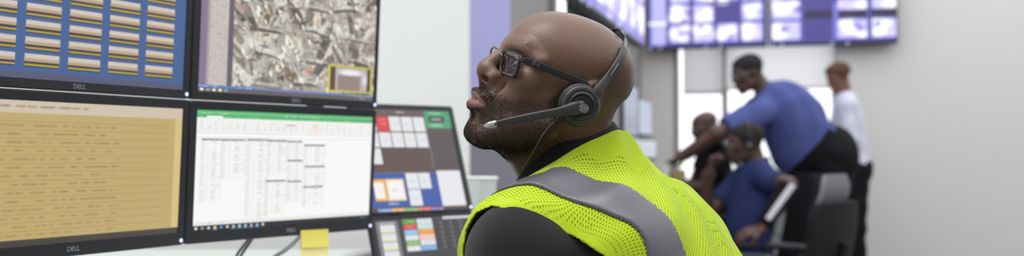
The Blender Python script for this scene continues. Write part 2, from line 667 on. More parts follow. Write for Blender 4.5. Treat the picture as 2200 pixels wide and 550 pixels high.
def wrinkle(t):
    return .0016 * np.sin(70 * t[:, 2] + 40 * t[:, 0] + 9 * np.sin(14 * t[:, 1])) + .0012 * np.sin(95 * t[:, 0] - 50 * t[:, 1] + 2)


def vest_sdf(p):
    t = to_torso(p.astype(np.float32))
    b = vest_base(t) + wrinkle(t)
    sh = np.abs(b) - .0020
    return smax(np.maximum(sh, -.62 - t[:, 2]), -vest_cut(t), .001)


STRIPE_L, STRIPE_W = .138, .0205


def stripe_sdf(p):
    t = to_torso(p.astype(np.float32))
    b = vest_base(t) + wrinkle(t)
    sh = np.abs(b - .0041) - .0019
    st = np.abs(np.where(t[:, 1] > 0, t[:, 1], -t[:, 1] - .034) - STRIPE_L - .012 * np.sin((t[:, 0] + .05) * 9)) - STRIPE_W
    w = np.abs(t[:, 2] + .40 ) - .025            # the belt of the vest
    d = np.minimum(st, w)
    return np.maximum(np.maximum(sh, d), np.maximum(-.62 - t[:, 2], .012 - vest_cut(t)))


def shirt_sdf(p):
    t = to_torso(p.astype(np.float32))
    d = torso_sdf(t) - .001
    for s in (1, -1):
        sl = arm_sdf(t, s) + .0018 * np.sin(60 * t[:, 0] + 45 * t[:, 2])
        e = A([ELB[0], s * ELB[1], ELB[2]]); a0 = A([.06, s * .185, -.115]); ax = unit(e - a0)
        sl = np.maximum(sl, (t - a0.astype(np.float32)) @ ax.astype(np.float32) - .22)
        d = smin(d, sl, .035)
    # room for the collar stand
    col = np.sqrt(((t[:, 0] - .009) / .086) ** 2 + (t[:, 1] / .079) ** 2)
    u = t[:, 2]
    rr = (col - (1 + np.clip(.003 - u, 0, .07) * .5)) * .08
    c = np.maximum(np.abs(rr) - .0028, np.maximum(u - .003 + .10 * np.clip(t[:, 0] - .03, 0, .1), -.05 - u))
    c = smax(c, -(np.maximum(np.abs(t[:, 1]) - .012 - (u + .05) * .35, .02 - t[:, 0])), .002)
    d = smax(d, -np.maximum((col - 1) * .08, -.05 - u), .01)
    return np.maximum(smin(d, c, .004), -.66 - u)
# ------------------------------------------------------------------ shared materials
M = {}
M['black_plastic'] = mat('black_plastic', (30, 31, 34), .42, noise=.15, nscale=30)
M['bezel'] = mat('monitor_bezel', (38, 39, 44), .5, noise=.1, nscale=60, bump=.08, bscale=900)
M['grey_plastic'] = mat('grey_plastic', (92, 92, 98), .45, noise=.08)
M['lettering'] = mat('grey_lettering', (150, 152, 160), .4)


def skin_mat(name, rgb, lips=(116, 78, 74), dark=.62):
    m = bpy.data.materials.new(name); m.use_nodes = True
    nt = m.node_tree; b = nt.nodes['Principled BSDF']; L = nt.links.new
    tc = nt.nodes.new('ShaderNodeTexCoord')
    def noise(s, d=4):
        n = nt.nodes.new('ShaderNodeTexNoise'); n.inputs['Scale'].default_value = s; n.inputs['Detail'].default_value = d
        L(tc.outputs['Object'], n.inputs['Vector']); return n
    def mixc(fac, a, c):
        mx = nt.nodes.new('ShaderNodeMix'); mx.data_type = 'RGBA'
        for s, v in ((0, fac), (6, a), (7, c)):
            if hasattr(v, 'is_output'): L(v, mx.inputs[s])
            else: mx.inputs[s].default_value = v
        return mx.outputs[2]
    def att(n):
        a = nt.nodes.new('ShaderNodeAttribute'); a.attribute_name = n; return a.outputs['Fac']
    c = lin(rgb)
    n1 = noise(22); n2 = noise(260, 3)
    base = mixc(n1.outputs['Fac'], (*(c * [.86, .84, .84]), 1), (*(c * [1.14, 1.14, 1.12]), 1))
    # follicles
    r = nt.nodes.new('ShaderNodeMapRange'); r.inputs[1].default_value = .5; r.inputs[2].default_value = .72
    L(noise(900, 2).outputs['Fac'], r.inputs[0])
    mu = nt.nodes.new('ShaderNodeMath'); mu.operation = 'MULTIPLY'; L(r.outputs[0], mu.inputs[0]); L(att('stubble'), mu.inputs[1])
    base = mixc(mu.outputs[0], base, (*(c * [.35, .34, .36]), 1))
    ad = nt.nodes.new('ShaderNodeMath'); ad.operation = 'MULTIPLY'; L(att('stubble'), ad.inputs[0]); ad.inputs[1].default_value = dark
    base = mixc(ad.outputs[0], base, (*(c * [.42, .42, .46]), 1))
    base = mixc(att('lips'), base, (*lin(lips), 1))
    base = mixc(att('upper_lip'), base, (*lin((138, 108, 96)), 1))
    L(base, b.inputs['Base Color'])
    b.inputs['Roughness'].default_value = .42
    b.inputs['Specular IOR Level'].default_value = .45
    bp = nt.nodes.new('ShaderNodeBump'); bp.inputs['Strength'].default_value = .45; bp.inputs['Distance'].default_value = .0008
    L(n2.outputs['Fac'], bp.inputs['Height']); L(bp.outputs['Normal'], b.inputs['Normal'])
    return m


def vest_mat():
    m = bpy.data.materials.new('lime_mesh_fabric'); m.use_nodes = True
    nt = m.node_tree; b = nt.nodes['Principled BSDF']; L = nt.links.new
    uv = nt.nodes.new('ShaderNodeAttribute'); uv.attribute_name = 'weave'
    sep = nt.nodes.new('ShaderNodeSeparateXYZ'); L(uv.outputs['Vector'], sep.inputs[0])
    def mth(op, a, c=None):
        n = nt.nodes.new('ShaderNodeMath'); n.operation = op
        for i, v in enumerate((a, c)):
            if v is None: continue
            if hasattr(v, 'is_output'): L(v, n.inputs[i])
            else: n.inputs[i].default_value = v
        return n.outputs[0]
    # staggered rows of holes
    k = 2 * PI / .0066
    hx = mth('COSINE', mth('MULTIPLY', sep.outputs[0], k)); hy = mth('COSINE', mth('MULTIPLY', sep.outputs[1], k))
    s = mth('MULTIPLY', hx, hy)
    mr = nt.nodes.new('ShaderNodeMapRange'); mr.inputs[1].default_value = .50; mr.inputs[2].default_value = .66
    L(s, mr.inputs[0])
    inv = mth('SUBTRACT', 1.0, sep.outputs[2])
    hole = mth('MULTIPLY', mr.outputs[0], inv)
    mx = nt.nodes.new('ShaderNodeMix'); mx.data_type = 'RGBA'
    mx.inputs[6].default_value = (*lin((174, 198, 40)), 1); mx.inputs[7].default_value = (*lin((164, 188, 34)), 1)
    L(s, mx.inputs[0])
    L(mx.outputs[2], b.inputs['Base Color'])
    b.inputs['Roughness'].default_value = .85; b.inputs['Specular IOR Level'].default_value = .15
    b.inputs['Sheen Weight'].default_value = .1
    L(mth('SUBTRACT', 1.0, mth('MULTIPLY', hole, .72)), b.inputs['Alpha'])
    bp = nt.nodes.new('ShaderNodeBump'); bp.inputs['Strength'].default_value = .2; bp.inputs['Distance'].default_value = .0006
    L(mth('MULTIPLY', s, inv), bp.inputs['Height']); L(bp.outputs['Normal'], b.inputs['Normal'])
    return m


M['skin'] = skin_mat('brown_skin', (106, 79, 64))
M['polo'] = mat('black_polo_fabric', (34, 35, 36), .9, spec=.2, noise=.15, nscale=900, bump=.3, bscale=1500, sheen=.15)
M['vest'] = vest_mat()
M['binding'] = mat('lime_binding', (196, 232, 30), .85, spec=.15)
M['reflective'] = mat('silver_reflective_tape', (94, 92, 100), .38, spec=.6, noise=.06, nscale=400, bump=.15, bscale=60)
M['hair'] = mat('black_hair', (40, 35, 32), .55, spec=.3)
M['eye_white'] = mat('eye_white', (205, 200, 192), .2)
M['iris'] = mat('dark_brown_iris', (38, 22, 14), .1)

# ------------------------------------------------------------------ the man in the vest
man = thing('person', 'bald bearded person in lime yellow mesh safety vest looking up past the monitors', 'person', tw(0, 0, -.66))
V, Fc = polygonize(man_body_sdf, HO - .24, HO + [.24, .24, .19], .0022)
V, Fc = largest(V, Fc)
body = mesh_obj('body', V, Fc, M['skin'], man, True)
hv = to_head(V)
x, y, z = hv[:, 0], np.abs(hv[:, 1]), hv[:, 2]


def sstep(a, b, v):
    t = np.clip((v - a) / (b - a), 0, 1); return t * t * (3 - 2 * t)


def beard_mask(x, y, z):
    # sideburn, cheek line, moustache, chin and the upper throat
    top = np.interp(x, [-8, 6, 22, 40, 62, 78, 90, 112], [34, 34, -12, -24, -34, -36, -33, -34])
    m = sstep(top + 9, top - 11, z) * sstep(-10, 6, x + 0 * z)
    ln = -5 + np.clip(-45 - z, 0, 200) * .30
    m *= np.where(z < -45, .12 + .88 * sstep(ln - 7, ln + 10, x), 1)
    m *= sstep(-128, -100, z + .0 * x) * 1.0
    lipz = (np.hypot((z + 56.5) / 12, y / 27) < 1) & (x > 70)
    m = np.where(lipz, m * .0, m) * np.where((z > -44) & (x > 84) & (z < -33), 1.0, 1)
    bald = (np.hypot((z + 78) / 9, (y - 16) / 8) < 1) & (x > 75)
    m = np.where(bald, m * .35, m)
    bl = (z > -40) & (y < 5)
    m = np.where(bl & (x > 98) & (y < 2.5), m * .6, m)
    return m


bm = beard_mask(x, y, z)
scalp = sstep(35, -55, x) * sstep(-20, 8, z) * (.42 + .25 * sstep(118, 50, z)) + sstep(40, 10, x) * sstep(20, 30, z) * sstep(60, 45, z) * .15
brow = np.exp(-((z - (37 + .04 * y - .0025 * (y - 30) ** 2)) / 4.2) ** 2) * sstep(10, 18, y) * sstep(62, 50, y) * (x > 50)
lipm = np.maximum(sstep(1.12, .9, np.hypot((z + 57.5 - .004 * y ** 2 * .4) / np.where(z > -56, 10.5, 12.5), y / 27)) * (x > 74), 0)
attr(body, 'stubble', np.clip(np.maximum(np.maximum(bm * .95, scalp), brow * .55), 0, 1))
moust = sstep(-30, -36, z) * sstep(-58, -50, z) * (x > 74) * (y < 32)
attr(body, 'lips', lipm * (z < -54)); attr(body, 'upper_lip', lipm * (z >= -54))
# short hairs of the beard, moustache and eyebrows
def hairs(name, mask, n, length, rad, mt, parent, curl=.6, lay=(0, 0, -1)):
    Fq = Fc; tri = V[Fq]
    area = np.linalg.norm(np.cross(tri[:, 1] - tri[:, 0], tri[:, 3] - tri[:, 0]), axis=1)
    w = area * mask[Fq].mean(1); w /= w.sum()
    k = RNG.choice(len(Fq), n, p=w)
    a, b = RNG.random((2, n, 1))
    p = tri[k, 0] + a * (tri[k, 1] - tri[k, 0]) + b * (tri[k, 3] - tri[k, 0])
    N = np.cross(tri[k, 1] - tri[k, 0], tri[k, 3] - tri[k, 0]); N /= np.linalg.norm(N, axis=1)[:, None] + 1e-12
    ld = HR.T @ unit(lay)
    t = N * .45 + ld * .6 + RNG.normal(0, curl * .55, (n, 3)); t /= np.linalg.norm(t, axis=1)[:, None]
    L = length * RNG.uniform(.55, 1.2, (n, 1))
    bend = RNG.normal(0, curl, (n, 3))
    pts = [p - N * .0008, p + t * L * .5, p + t * L + (bend * .35 - N * .15) * L]
    u = np.cross(t, RNG.normal(0, 1, (n, 3))); u /= np.linalg.norm(u, axis=1)[:, None]; v2 = np.cross(t, u)
    vv = []
    for i, rr in enumerate((rad, rad * .85)):
        for j in range(3):
            an = 2 * PI * j / 3
            vv.append(pts[i] + rr * (math.cos(an) * u + math.sin(an) * v2))
    vv.append(pts[2])
    vv = np.stack(vv, 1)                         # n,7,3
    f = []
    base = np.arange(n)[:, None] * 7
    quads = [(0, 1, 4, 3), (1, 2, 5, 4), (2, 0, 3, 5)]; tris = [(3, 4, 6), (4, 5, 6), (5, 3, 6)]
    for q in quads: f.append(base + A(q))
    f = np.concatenate(f).tolist()
    for q in tris: f += (base + A(q)).tolist()
    return mesh_obj(name, vv.reshape(-1, 3), f, mt, parent, True)


tag(hairs('beard', bm * (bm > .12) * (1 + 2.2 * moust), 52000, .0023, .00012, M['hair'], man), 'short dark boxed beard', kind='stuff')
tag(hairs('eyebrows', brow * (brow > .2), 1500, .0021, .00009, M['hair'], man, .2, (-.8, 0, .1)), kind='stuff')
for s in (1, -1):
    g = G(); c = hw(73, s * 33, 12); dr = unit(HR.T @ unit([1, .10, .12]))
    g.lathe(c, dr, [(.0128 * math.sin(a), -.0128 * math.cos(a)) for a in np.linspace(.02, PI - .02, 24)], 32)
    e = obj('eyeball', g, M['eye_white'], man, True)
    g = G(); g.lathe(c, dr, [(.0130 * math.sin(a), -.0130 * math.cos(a)) for a in np.linspace(PI - .48, PI - .02, 8)], 28)
    obj('iris', g, M['iris'], e, True)

lo = np.min([tw(a, b, c) for a in (-.2, .27) for b in (-.34, .34) for c in (-.67, .06)], 0)
hi = np.max([tw(a, b, c) for a in (-.2, .27) for b in (-.34, .34) for c in (-.67, .06)], 0)
V2, F2 = polygonize(shirt_sdf, lo, hi, .0036); V2, F2 = largest(V2, F2)
shirt = mesh_obj('polo_shirt', V2, F2, M['polo'], man, True)


def vest_sdf_near(p): return vest_sdf(p)


V3, F3 = polygonize(vest_sdf_near, lo, hi, .0024, blk=6, margin=1.3); V3, F3 = largest(V3, F3)
vest = mesh_obj('safety_vest', V3, F3, M['vest'], man, True)
t = to_torso(V3)
cutd = vest_cut(t.astype(np.float32))
R0 = .17
wv = np.stack([t[:, 1], R0 * np.arctan2(-(t[:, 0] - .03), t[:, 2] + .20), (cutd < .011).astype(float)], 1)
at = vest.data.attributes.new('weave', 'FLOAT_VECTOR', 'POINT'); at.data.foreach_set('vector', wv.astype(np.float32).ravel())
V4, F4 = polygonize(stripe_sdf, lo, hi, .0022, blk=6, margin=1.3)
mesh_obj('reflective_stripe', V4, F4, M['reflective'], vest, True)
# ------------------------------------------------------------------ eyeglasses
M['frame'] = mat('black_acetate', (24, 25, 28), .22, spec=.6, coat=.4)
M['frame_clear'] = mat('smoky_clear_rim', (118, 120, 126), .15, spec=.7, metal=.4)
M['inlay'] = mat('dull_steel', (96, 96, 98), .35, metal=.8)
M['steel'] = mat('brushed_steel', (190, 190, 192), .25, metal=1)


def glass(name, tint=(.96, .97, .98)):
    m = bpy.data.materials.new(name); m.use_nodes = True
    nt = m.node_tree; nt.nodes.remove(nt.nodes['Principled BSDF'])
    out = nt.nodes['Material Output']; L = nt.links.new
    tr = nt.nodes.new('ShaderNodeBsdfTransparent'); tr.inputs[0].default_value = (*tint, 1)
    gl = nt.nodes.new('ShaderNodeBsdfGlossy'); gl.inputs['Roughness'].default_value = .02
    fr = nt.nodes.new('ShaderNodeFresnel'); fr.inputs[0].default_value = 2.3
    mx = nt.nodes.new('ShaderNodeMixShader'); L(fr.outputs[0], mx.inputs[0]); L(tr.outputs[0], mx.inputs[1]); L(gl.outputs[0], mx.inputs[2])
    L(mx.outputs[0], out.inputs['Surface'])
    return m


M['lens'] = glass('lens_glass')
LW, LH = 53, 31


def lens_pt(s, a, b, dx=0):
    """a outward from the lens's middle, b up (mm); wrapped front"""
    yy = 36.5 + a
    return hw(93.3 - .0018 * yy * yy + .30 * b + dx - .04 * s * yy, s * yy, 7.5 + b * .95 - .035 * s * yy)


def lens_outline(n, gx=0):
    pts = []
    for k in range(n):
        a = 2 * PI * k / n
        ca, sa = math.cos(a), math.sin(a)
        x = math.copysign(abs(ca) ** .36, ca) * (LW / 2 + gx); y = math.copysign(abs(sa) ** .42, sa) * (LH / 2 + gx)
        if y < 0: x *= 1 + .09 * y / (LH / 2) * (1 if x > 0 else .55)     # narrower below
        pts.append((x, y + (1.2 if x > 0 and y > 0 else 0)))
    return pts


glasses = thing('eyeglasses', 'black rectangular framed eyeglasses worn by the bald person in the vest', 'glasses', hw(95, 0, 0))
fr = G()
for s in (1, -1):
    ol = lens_outline(56)
    fr.tube([lens_pt(s, *q) for q in ol + ol[:1]], 1.75, 8) if False else None
    outer, inner, o2, i2 = [], [], [], []
    V = []; n = len(ol)
    out = lens_outline(56, 1.0); inn = lens_outline(56, -1.1)
    for L_, dx in ((out, 1.6), (inn, 1.3), (inn, -1.6), (out, -1.9)):
        V += [lens_pt(s, a, b, dx) for a, b in L_]
    Fq = []
    for r_ in range(4):
        for k in range(n):
            k2 = (k + 1) % n; r2 = (r_ + 1) % 4
            Fq.append((r_ * n + k, r_ * n + k2, r2 * n + k2, r2 * n + k))
    fr.add(V, Fq)
    # lug that turns to the temple
    fr.tube([lens_pt(s, LW / 2 - 1, 9.5, -.5), lens_pt(s, LW / 2 + 4, 10.5, -2), hw(79, s * 69.5, 17.5 - s * 2)], [.0034, .0036, .0034], 10, flat=(1, .7))
fr.tube(spline([lens_pt(1, -LW / 2 + 1, 6, .5), hw(99.4, 5, 15.5), hw(100.2, 0, 16.2), hw(100, -5, 16), lens_pt(-1, -LW / 2 + 1, 6, .5)], 5), .0019, 10)
obj('front_frame', fr, M['frame'], glasses, angle=50)
for s in (1, -1):
    inn = lens_outline(56, -1.5); inn2 = lens_outline(56, -1.5)
    V = []
    for L_, dx in ((lens_outline(56, -.7), 1.7), (inn2, 1.5), (inn2, -.5), (lens_outline(56, -.7), 1.0)):
        V += [lens_pt(s, a, b, dx) for a, b in L_]
    n = 56
    g = G().add(V, [(r_ * n + k, r_ * n + (k + 1) % n, (r_ + 1) % 4 * n + (k + 1) % n, (r_ + 1) % 4 * n + k) for r_ in range(4) for k in range(n)])
    obj('inner_rim', g, M['frame_clear'], glasses, angle=50)
    g = G(); ring = lens_outline(56, -1.5); V = []; Fq = []
    for j, sc in enumerate((1, .8, .6, .4, .2, .02)):
        V += [lens_pt(s, a * sc, b * sc, .9 * (1 - sc * sc)) for a, b in ring]
    for j in range(5):
        for k in range(n):
            Fq.append((j * n + k, j * n + (k + 1) % n, (j + 1) * n + (k + 1) % n, (j + 1) * n + k))
    Fq.append(tuple(range(5 * n, 6 * n)))
    obj('lens', g.add(V, Fq), M['lens'], glasses, True)
    path = spline([hw(81, s * 69.6, 17.5 - s * 2), hw(64, s * 73, 19.5 - s), hw(30, s * 77, 23), hw(6, s * 79.5, 26.5), hw(-9, s * 80, 26), hw(-22, s * 77.5, 14), hw(-30, s * 75, -4)], 6)
    m_ = len(path)
    obj('temple', G().tube(path, np.interp(np.arange(m_), [0, m_ * .5, m_ - 1], [.0050, .0046, .0030]), 12, flat=(1, .34), up=HR[2]), M['frame'], glasses, angle=40)
    g = G()
    for k in range(2):
        g.box(hw(70 - 8 * k, s * 74.2, 18.8 - s + .6 * k), HR, (.0022, .0006, .0032), .0004)
    g.box(hw(66, s * 74.2, 19 - s), HR, (.0022, .0006, .0007), .0002)
    obj('metal_inlay', g, M['inlay'], glasses)
    g = G().lathe(hw(86, s * 15, 2), HR.T @ unit([-.5, s * -.8, 0]), [(.0005, -.0012), (.0042, -.0008), (.0046, .0006), (.0005, .0014)], 16)
    obj('nose_pad', g, M['frame_clear'], glasses, True)

# ------------------------------------------------------------------ headset
M['headset'] = mat('charcoal_headset_plastic', (66, 64, 66), .42, noise=.06, bump=.05, bscale=800)
M['headset_dark'] = mat('dark_headset_ring', (34, 33, 36), .32, spec=.6)
M['foam'] = mat('leatherette_cushion', (50, 47, 47), .5, noise=.2, nscale=300, bump=.3, bscale=500)
M['badge'] = mat('grey_badge', (128, 128, 132), .35, metal=.3)
M['silver'] = mat('silver_cap', (176, 176, 174), .3, metal=.6)
hs = thing('headset', 'dark grey telephone headset with a boom microphone on the bald head', 'headset', hw(0, 90, -5))
CUP = hw(-9, 84, -1)
CN = unit(HR.T @ unit([.05, 1, -.06]))
cu_ = unit(np.cross(CN, HR[0]) * -1); cu_ = unit(HR[2] - CN * np.dot(HR[2], CN)); cf = unit(np.cross(cu_, CN) * -1); cf = unit(HR[0] - CN * np.dot(HR[0], CN) - cu_ * np.dot(HR[0], cu_))


def cp(x, y, z): return CUP + (cf * x + cu_ * y + CN * z) / 1000


def turned(prof): return [(r / 1000, h / 1000) for r, h in prof]


obj('ear_cushion', G().lathe(CUP, CN, turned([(10, -10), (24, -9), (28.5, -5), (29, 0), (27, 3), (20, 4.5), (6, 4)]), 56), M['foam'], hs, angle=60)
sh = obj('ear_cup', G().lathe(CUP, CN, turned([(8, 2), (25.5, 3), (26, 6), (24.5, 8.5), (21.5, 9.2), (20, 8.2), (19, 8.4), (6, 8)]), 56), M['headset'], hs, angle=35)
obj('swivel_ring', G().lathe(CUP, CN, turned([(5, 7), (18, 8), (18.5, 10), (16.5, 11.5), (15, 10.4), (13.5, 10.2), (12.5, 12.5), (4, 13)]), 48), M['headset_dark'], sh, angle=35)
# strap from the cup to the head band, lying along the skull
def surf(px, py, off):
    d = ray(px, py); ys = np.linspace(1.1, 1.55, 1800)
    p = (CAM + d[None] * (ys / d[1])[:, None]).astype(np.float32)
    v = head_sdf(to_head(p), detail=False) - off
    i = int(np.argmax(v < 0)) if (v < 0).any() else int(v.argmin())
    return p[i].astype(float)


def hp(px, py, yl):
    return hit(px, py, HO + HR.T @ A([0, yl / 1000, 0]), HR[1])


strap = spline([hp(1273, 212, 91), hp(1283, 197, 90), hp(1294, 183, 86), surf(1308, 165, 6), surf(1322, 145, 5), surf(1335, 122, 4), surf(1342, 102, 3.5)], 7)
m_ = len(strap)
nrm = unit(HR.T @ unit([-.2, .85, .45]))
obj('band_slider', G().tube(strap, np.interp(np.arange(m_), [0, m_ * .18, m_ * .42, m_ - 2, m_ - 1], [.0040, .0072, .0062, .0058, .0046]), 14, flat=(.42, 1), up=nrm), M['headset'], hs, angle=45)
for pts_, nm in (([(1240, 264), (1258, 260), (1271, 246), (1277, 228), (1280, 212), (1287, 195)], 'yoke'), ([(1226, 209), (1238, 202), (1252, 199), (1266, 200), (1276, 202), (1286, 194)], 'yoke')):
    yk = spline([hp(x_, y_, 91.5) for x_, y_ in pts_], 7); m_ = len(yk)
    obj(nm, G().tube(yk, np.interp(np.arange(m_), [0, m_ * .3, m_ * .7, m_ - 1], [.0010, .0024, .0034, .0046]), 12, flat=(.6, 1), up=CN), M['headset'], hs, angle=45)
near = [to_head(surf(x, y, 2.2)[None])[0] for x, y in ((1341, 104), (1344, 92), (1343, 82), (1339, 72))]
top = near[-1]; far = [q * A([1, -1, 1]) for q in near[::-1]]
low = [to_head(surf(x, y, 3)[None])[0] * A([1, -1, 1]) for x, y in ((1334, 122), (1320, 147), (1305, 168))]
pts = near + [A([top[0] - 1, top[1] * .4, top[2] + 5.5]), A([top[0] - 1, -top[1] * .4, top[2] + 5.5])] + far + low
band = spline([hw(*q) for q in pts], 6)
obj('head_band', G().tube(band, .0036, 12, flat=(.22, 1), up=HR.T @ unit([-.3, .3, .9])), M['headset_dark'], hs, angle=40)
g = G(); mk = [surf(x, y, 9.5) for x, y in ((1312, 162), (1321, 149), (1329, 136))]
obj('maker_marks', g.tube(spline(mk, 4), .0005, 6), M['lettering'], hs)
e_ = band[-1]
dd = unit(band[-1] - band[-4])
g = G().box(e_ + dd * .012, np.stack([dd, unit(np.cross(HR[1], dd)), unit(np.cross(dd, np.cross(HR[1], dd)))]), (.016, .013, .004), .003)
obj('temple_pad', g, M['foam'], hs)
# boom
boom = spline([hp(1252, 229, 97), hp(1232, 233, 98), hp(1200, 240, 97), hp(1150, 249, 91), hp(1100, 259, 80), hp(1062, 267.5, 69)], 7)
m_ = len(boom)
bm_o = obj('boom_arm', G().tube(boom, np.interp(np.arange(m_), [0, m_ * .18, m_ * .4, m_ * .7, m_ - 1], [.0080, .0086, .0056, .0048, .0040]), 16, flat=(1, .62), up=cu_), M['headset'], hs, angle=45)
tip = spline([hp(1068, 266.2, 70.5), hp(1055, 269, 66.5), hp(1040, 271.5, 62)], 6)
tp = obj('microphone_tip', G().tube(tip, np.interp(np.arange(len(tip)), [0, 2, 8, len(tip) - 1], [.0046, .0052, .0048, .0016]), 16, flat=(.95, .8), up=cu_), M['silver'], bm_o, angle=45)
g = G().lathe(hp(1064, 266.5, 74), CN, turned([(.2, -1.5), (1.2, -.5), (1.25, 1.2), (.2, 1.3)]), 14)
obj('microphone_hole', g, M['black_plastic'], tp, True)
g = G(); pl = [(10.5 * math.cos(t_) + 1.6 * math.cos(2 * t_) - 1, 5.8 * math.sin(t_)) for t_ in np.linspace(0, 2 * PI, 32, endpoint=False)]
g.prism([(x / 1000, y / 1000) for x, y in pl], cp(2, -1.5, 18.2), cf, cu_, CN, .0012)
bd_ = obj('badge', g, M['badge'], bm_o, angle=40)
g = G()
for k in range(3):
    g.box(cp(-2 - 2.1 * k, -1 + .6 * k, 19.6), np.stack([unit(cf * .35 + cu_), unit(cf - .35 * cu_), CN]), (.0026 - .0003 * k, .00045, .0003), 0)
g.prism([(0, 0), (.0034, .0004), (.0012, .0034)], cp(3, -3, 19.4), cf, cu_, CN, .0006)
obj('logo', g, M['lettering'], bd_)
rl = spline([cp(14, -22, 3), cp(17, -29, 1), cp(19, -36, 0)], 5)
obj('strain_relief', G().tube(rl, [.0034] * 4 + [.0030] * 3 + [.0022] * (len(rl) - 7), 12), M['headset_dark'], hs, angle=50)
cable = spline([cp(19, -35, 0), hw(16, 84, -52), hw(17, 82, -75), tw(.035, .112, -.012), tw(.055, .122, -.03), tw(.06, .118, -.06)], 10)
obj('cable', G().tube(cable, .00105, 8), mat('grey_cable', (60, 62, 58), .5), hs, True)
# ------------------------------------------------------------------ the room
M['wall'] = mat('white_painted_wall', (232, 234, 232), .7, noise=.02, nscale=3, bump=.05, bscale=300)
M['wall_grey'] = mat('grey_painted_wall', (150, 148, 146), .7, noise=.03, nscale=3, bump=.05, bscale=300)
M['wall_far'] = mat('pale_grey_wall', (232, 229, 224), .7, noise=.02, nscale=3, bump=.05, bscale=300)
M['lavender'] = mat('violet_lit_wall', (176, 174, 228), .6, noise=.03, nscale=4)  # violet light of the wall displays, painted in as wall colour
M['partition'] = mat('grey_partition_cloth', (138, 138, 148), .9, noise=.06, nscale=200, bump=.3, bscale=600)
M['carpet'] = mat('grey_carpet', (112, 110, 110), .95, noise=.2, nscale=300, bump=.4, bscale=500)
M['blind'] = mat('grey_roller_blind', (172, 171, 172), .8, noise=.03, nscale=6)
M['blind_pale'] = mat('pale_roller_blind', (206, 204, 206), .8, noise=.03, nscale=6)
for k_ in ('blind', 'blind_pale'):
    nt_ = M[k_].node_tree; pb_ = nt_.nodes['Principled BSDF']; out_ = nt_.nodes['Material Output']
    tl_ = nt_.nodes.new('ShaderNodeBsdfTranslucent'); tl_.inputs[0].default_value = (.9, .9, .91, 1)
    mx_ = nt_.nodes.new('ShaderNodeMixShader'); mx_.inputs[0].default_value = .40 if k_ == 'blind' else .52
    nt_.links.new(pb_.outputs[0], mx_.inputs[1]); nt_.links.new(tl_.outputs[0], mx_.inputs[2]); nt_.links.new(mx_.outputs[0], out_.inputs['Surface'])
M['alu'] = mat('aluminium_window_frame', (150, 150, 148), .45, metal=.3)
M['desk'] = mat('white_laminate', (206, 210, 206), .35, noise=.02, nscale=20)

E2 = unit([.272, .962, 0]); E1 = unit([.962, -.272, 0]); EZ = A([0, 0, 1.0])
K = A([1.18, 8.9, 0])
WH = 3.3


def far_at(px, py=275): return hit(px, py, K, E2)


def left_at(px, py=275): return hit(px, py, K, E1)


def s1(px): return float(np.dot(far_at(px) - K, E1))


def s2(px): return float(np.dot(left_at(px) - K, E2))


def wall_box(g, o, e, n, a, b, z0, z1, th=.12):
    """slab on the line o + e*s, s in [a,b], thickness th away from n"""
    c = A(o) + e * (a + b) / 2 - n * th / 2; c = A([c[0], c[1], (z0 + z1) / 2])
    g.box(c, np.stack([e, n, EZ]), ((b - a) / 2, th / 2, (z1 - z0) / 2))


g = G(); g.box((1.5, 4.5, -.05), np.eye(3), (6, 6.5, .05))
struct('floor', g, M['carpet'])
# white wall behind the consoles
WY = 2.95
xe = P(1006, 100, WY)[0]
g = G(); wall_box(g, (0, WY, 0), A([1., 0, 0]), A([0, -1., 0]), -3.2, xe, 0, WH, .14)
struct('wall_near', g, M['wall'])
# slanting left wall
sa, sb = s2(1175), s2(1194)
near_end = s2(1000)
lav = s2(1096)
g = G()
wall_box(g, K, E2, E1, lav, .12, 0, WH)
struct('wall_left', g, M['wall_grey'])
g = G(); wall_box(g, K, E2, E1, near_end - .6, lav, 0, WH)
struct('wall_violet_light', g, M['lavender'])  # near stretch of the wall, its violet light put into the colour
# far wall with its windows
w0, w1 = s1(1447), s1(1800)
g = G()
wall_box(g, K, E1, -E2, 0, w0, 0, WH); wall_box(g, K, E1, -E2, w1, s1(2330), 0, WH)
wall_box(g, K, E1, -E2, w0, w1, 0, .62); wall_box(g, K, E1, -E2, w0, w1, 2.9, WH)
struct('wall_far', g, M['wall_far'])
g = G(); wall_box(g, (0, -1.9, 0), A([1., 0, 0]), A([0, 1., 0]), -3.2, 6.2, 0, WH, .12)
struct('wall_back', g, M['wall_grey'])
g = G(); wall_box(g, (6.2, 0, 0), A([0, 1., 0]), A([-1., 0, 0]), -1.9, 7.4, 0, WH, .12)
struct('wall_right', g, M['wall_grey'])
g = G(); wall_box(g, (-3.2, 0, 0), A([0, 1., 0]), A([1., 0, 0]), -1.9, 2.95, 0, WH, .12)
struct('wall_west', g, M['wall'])


def fp(s, z, d=0):
    q = K + E1 * s - E2 * d; return A([q[0], q[1], z])


wf = G()
mull = [w0 + .02, s1(1470) - .02 * 0, s1(1557), w1 - .02]
for s_ in (w0 + .02, s1(1557), w1 - .02):
    wf.box(fp(s_, 1.76, -.05), np.stack([E1, E2, EZ]), (.026, .04, 1.14), .004)
for z_ in (.64, 2.88):
    wf.box(fp((w0 + w1) / 2, z_, -.05), np.stack([E1, E2, EZ]), ((w1 - w0) / 2, .04, .026), .004)
win = struct('window_1', wf, M['alu'])
M['pane'] = glass('window_glass', (1, 1, 1))
for n__ in M['pane'].node_tree.nodes:
    if n__.type == 'MIX_SHADER':
        M['pane'].node_tree.links.remove(n__.inputs[0].links[0]); n__.inputs[0].default_value = .05
gp = G()
for a_, b_ in ((w0 + .04, s1(1557) - .026), (s1(1557) + .026, w1 - .04)):
    gp.box(fp((a_ + b_) / 2, 1.76, -.05), np.stack([E1, E2, EZ]), ((b_ - a_) / 2, .003, 1.1))
obj('pane', gp, M['pane'], win)


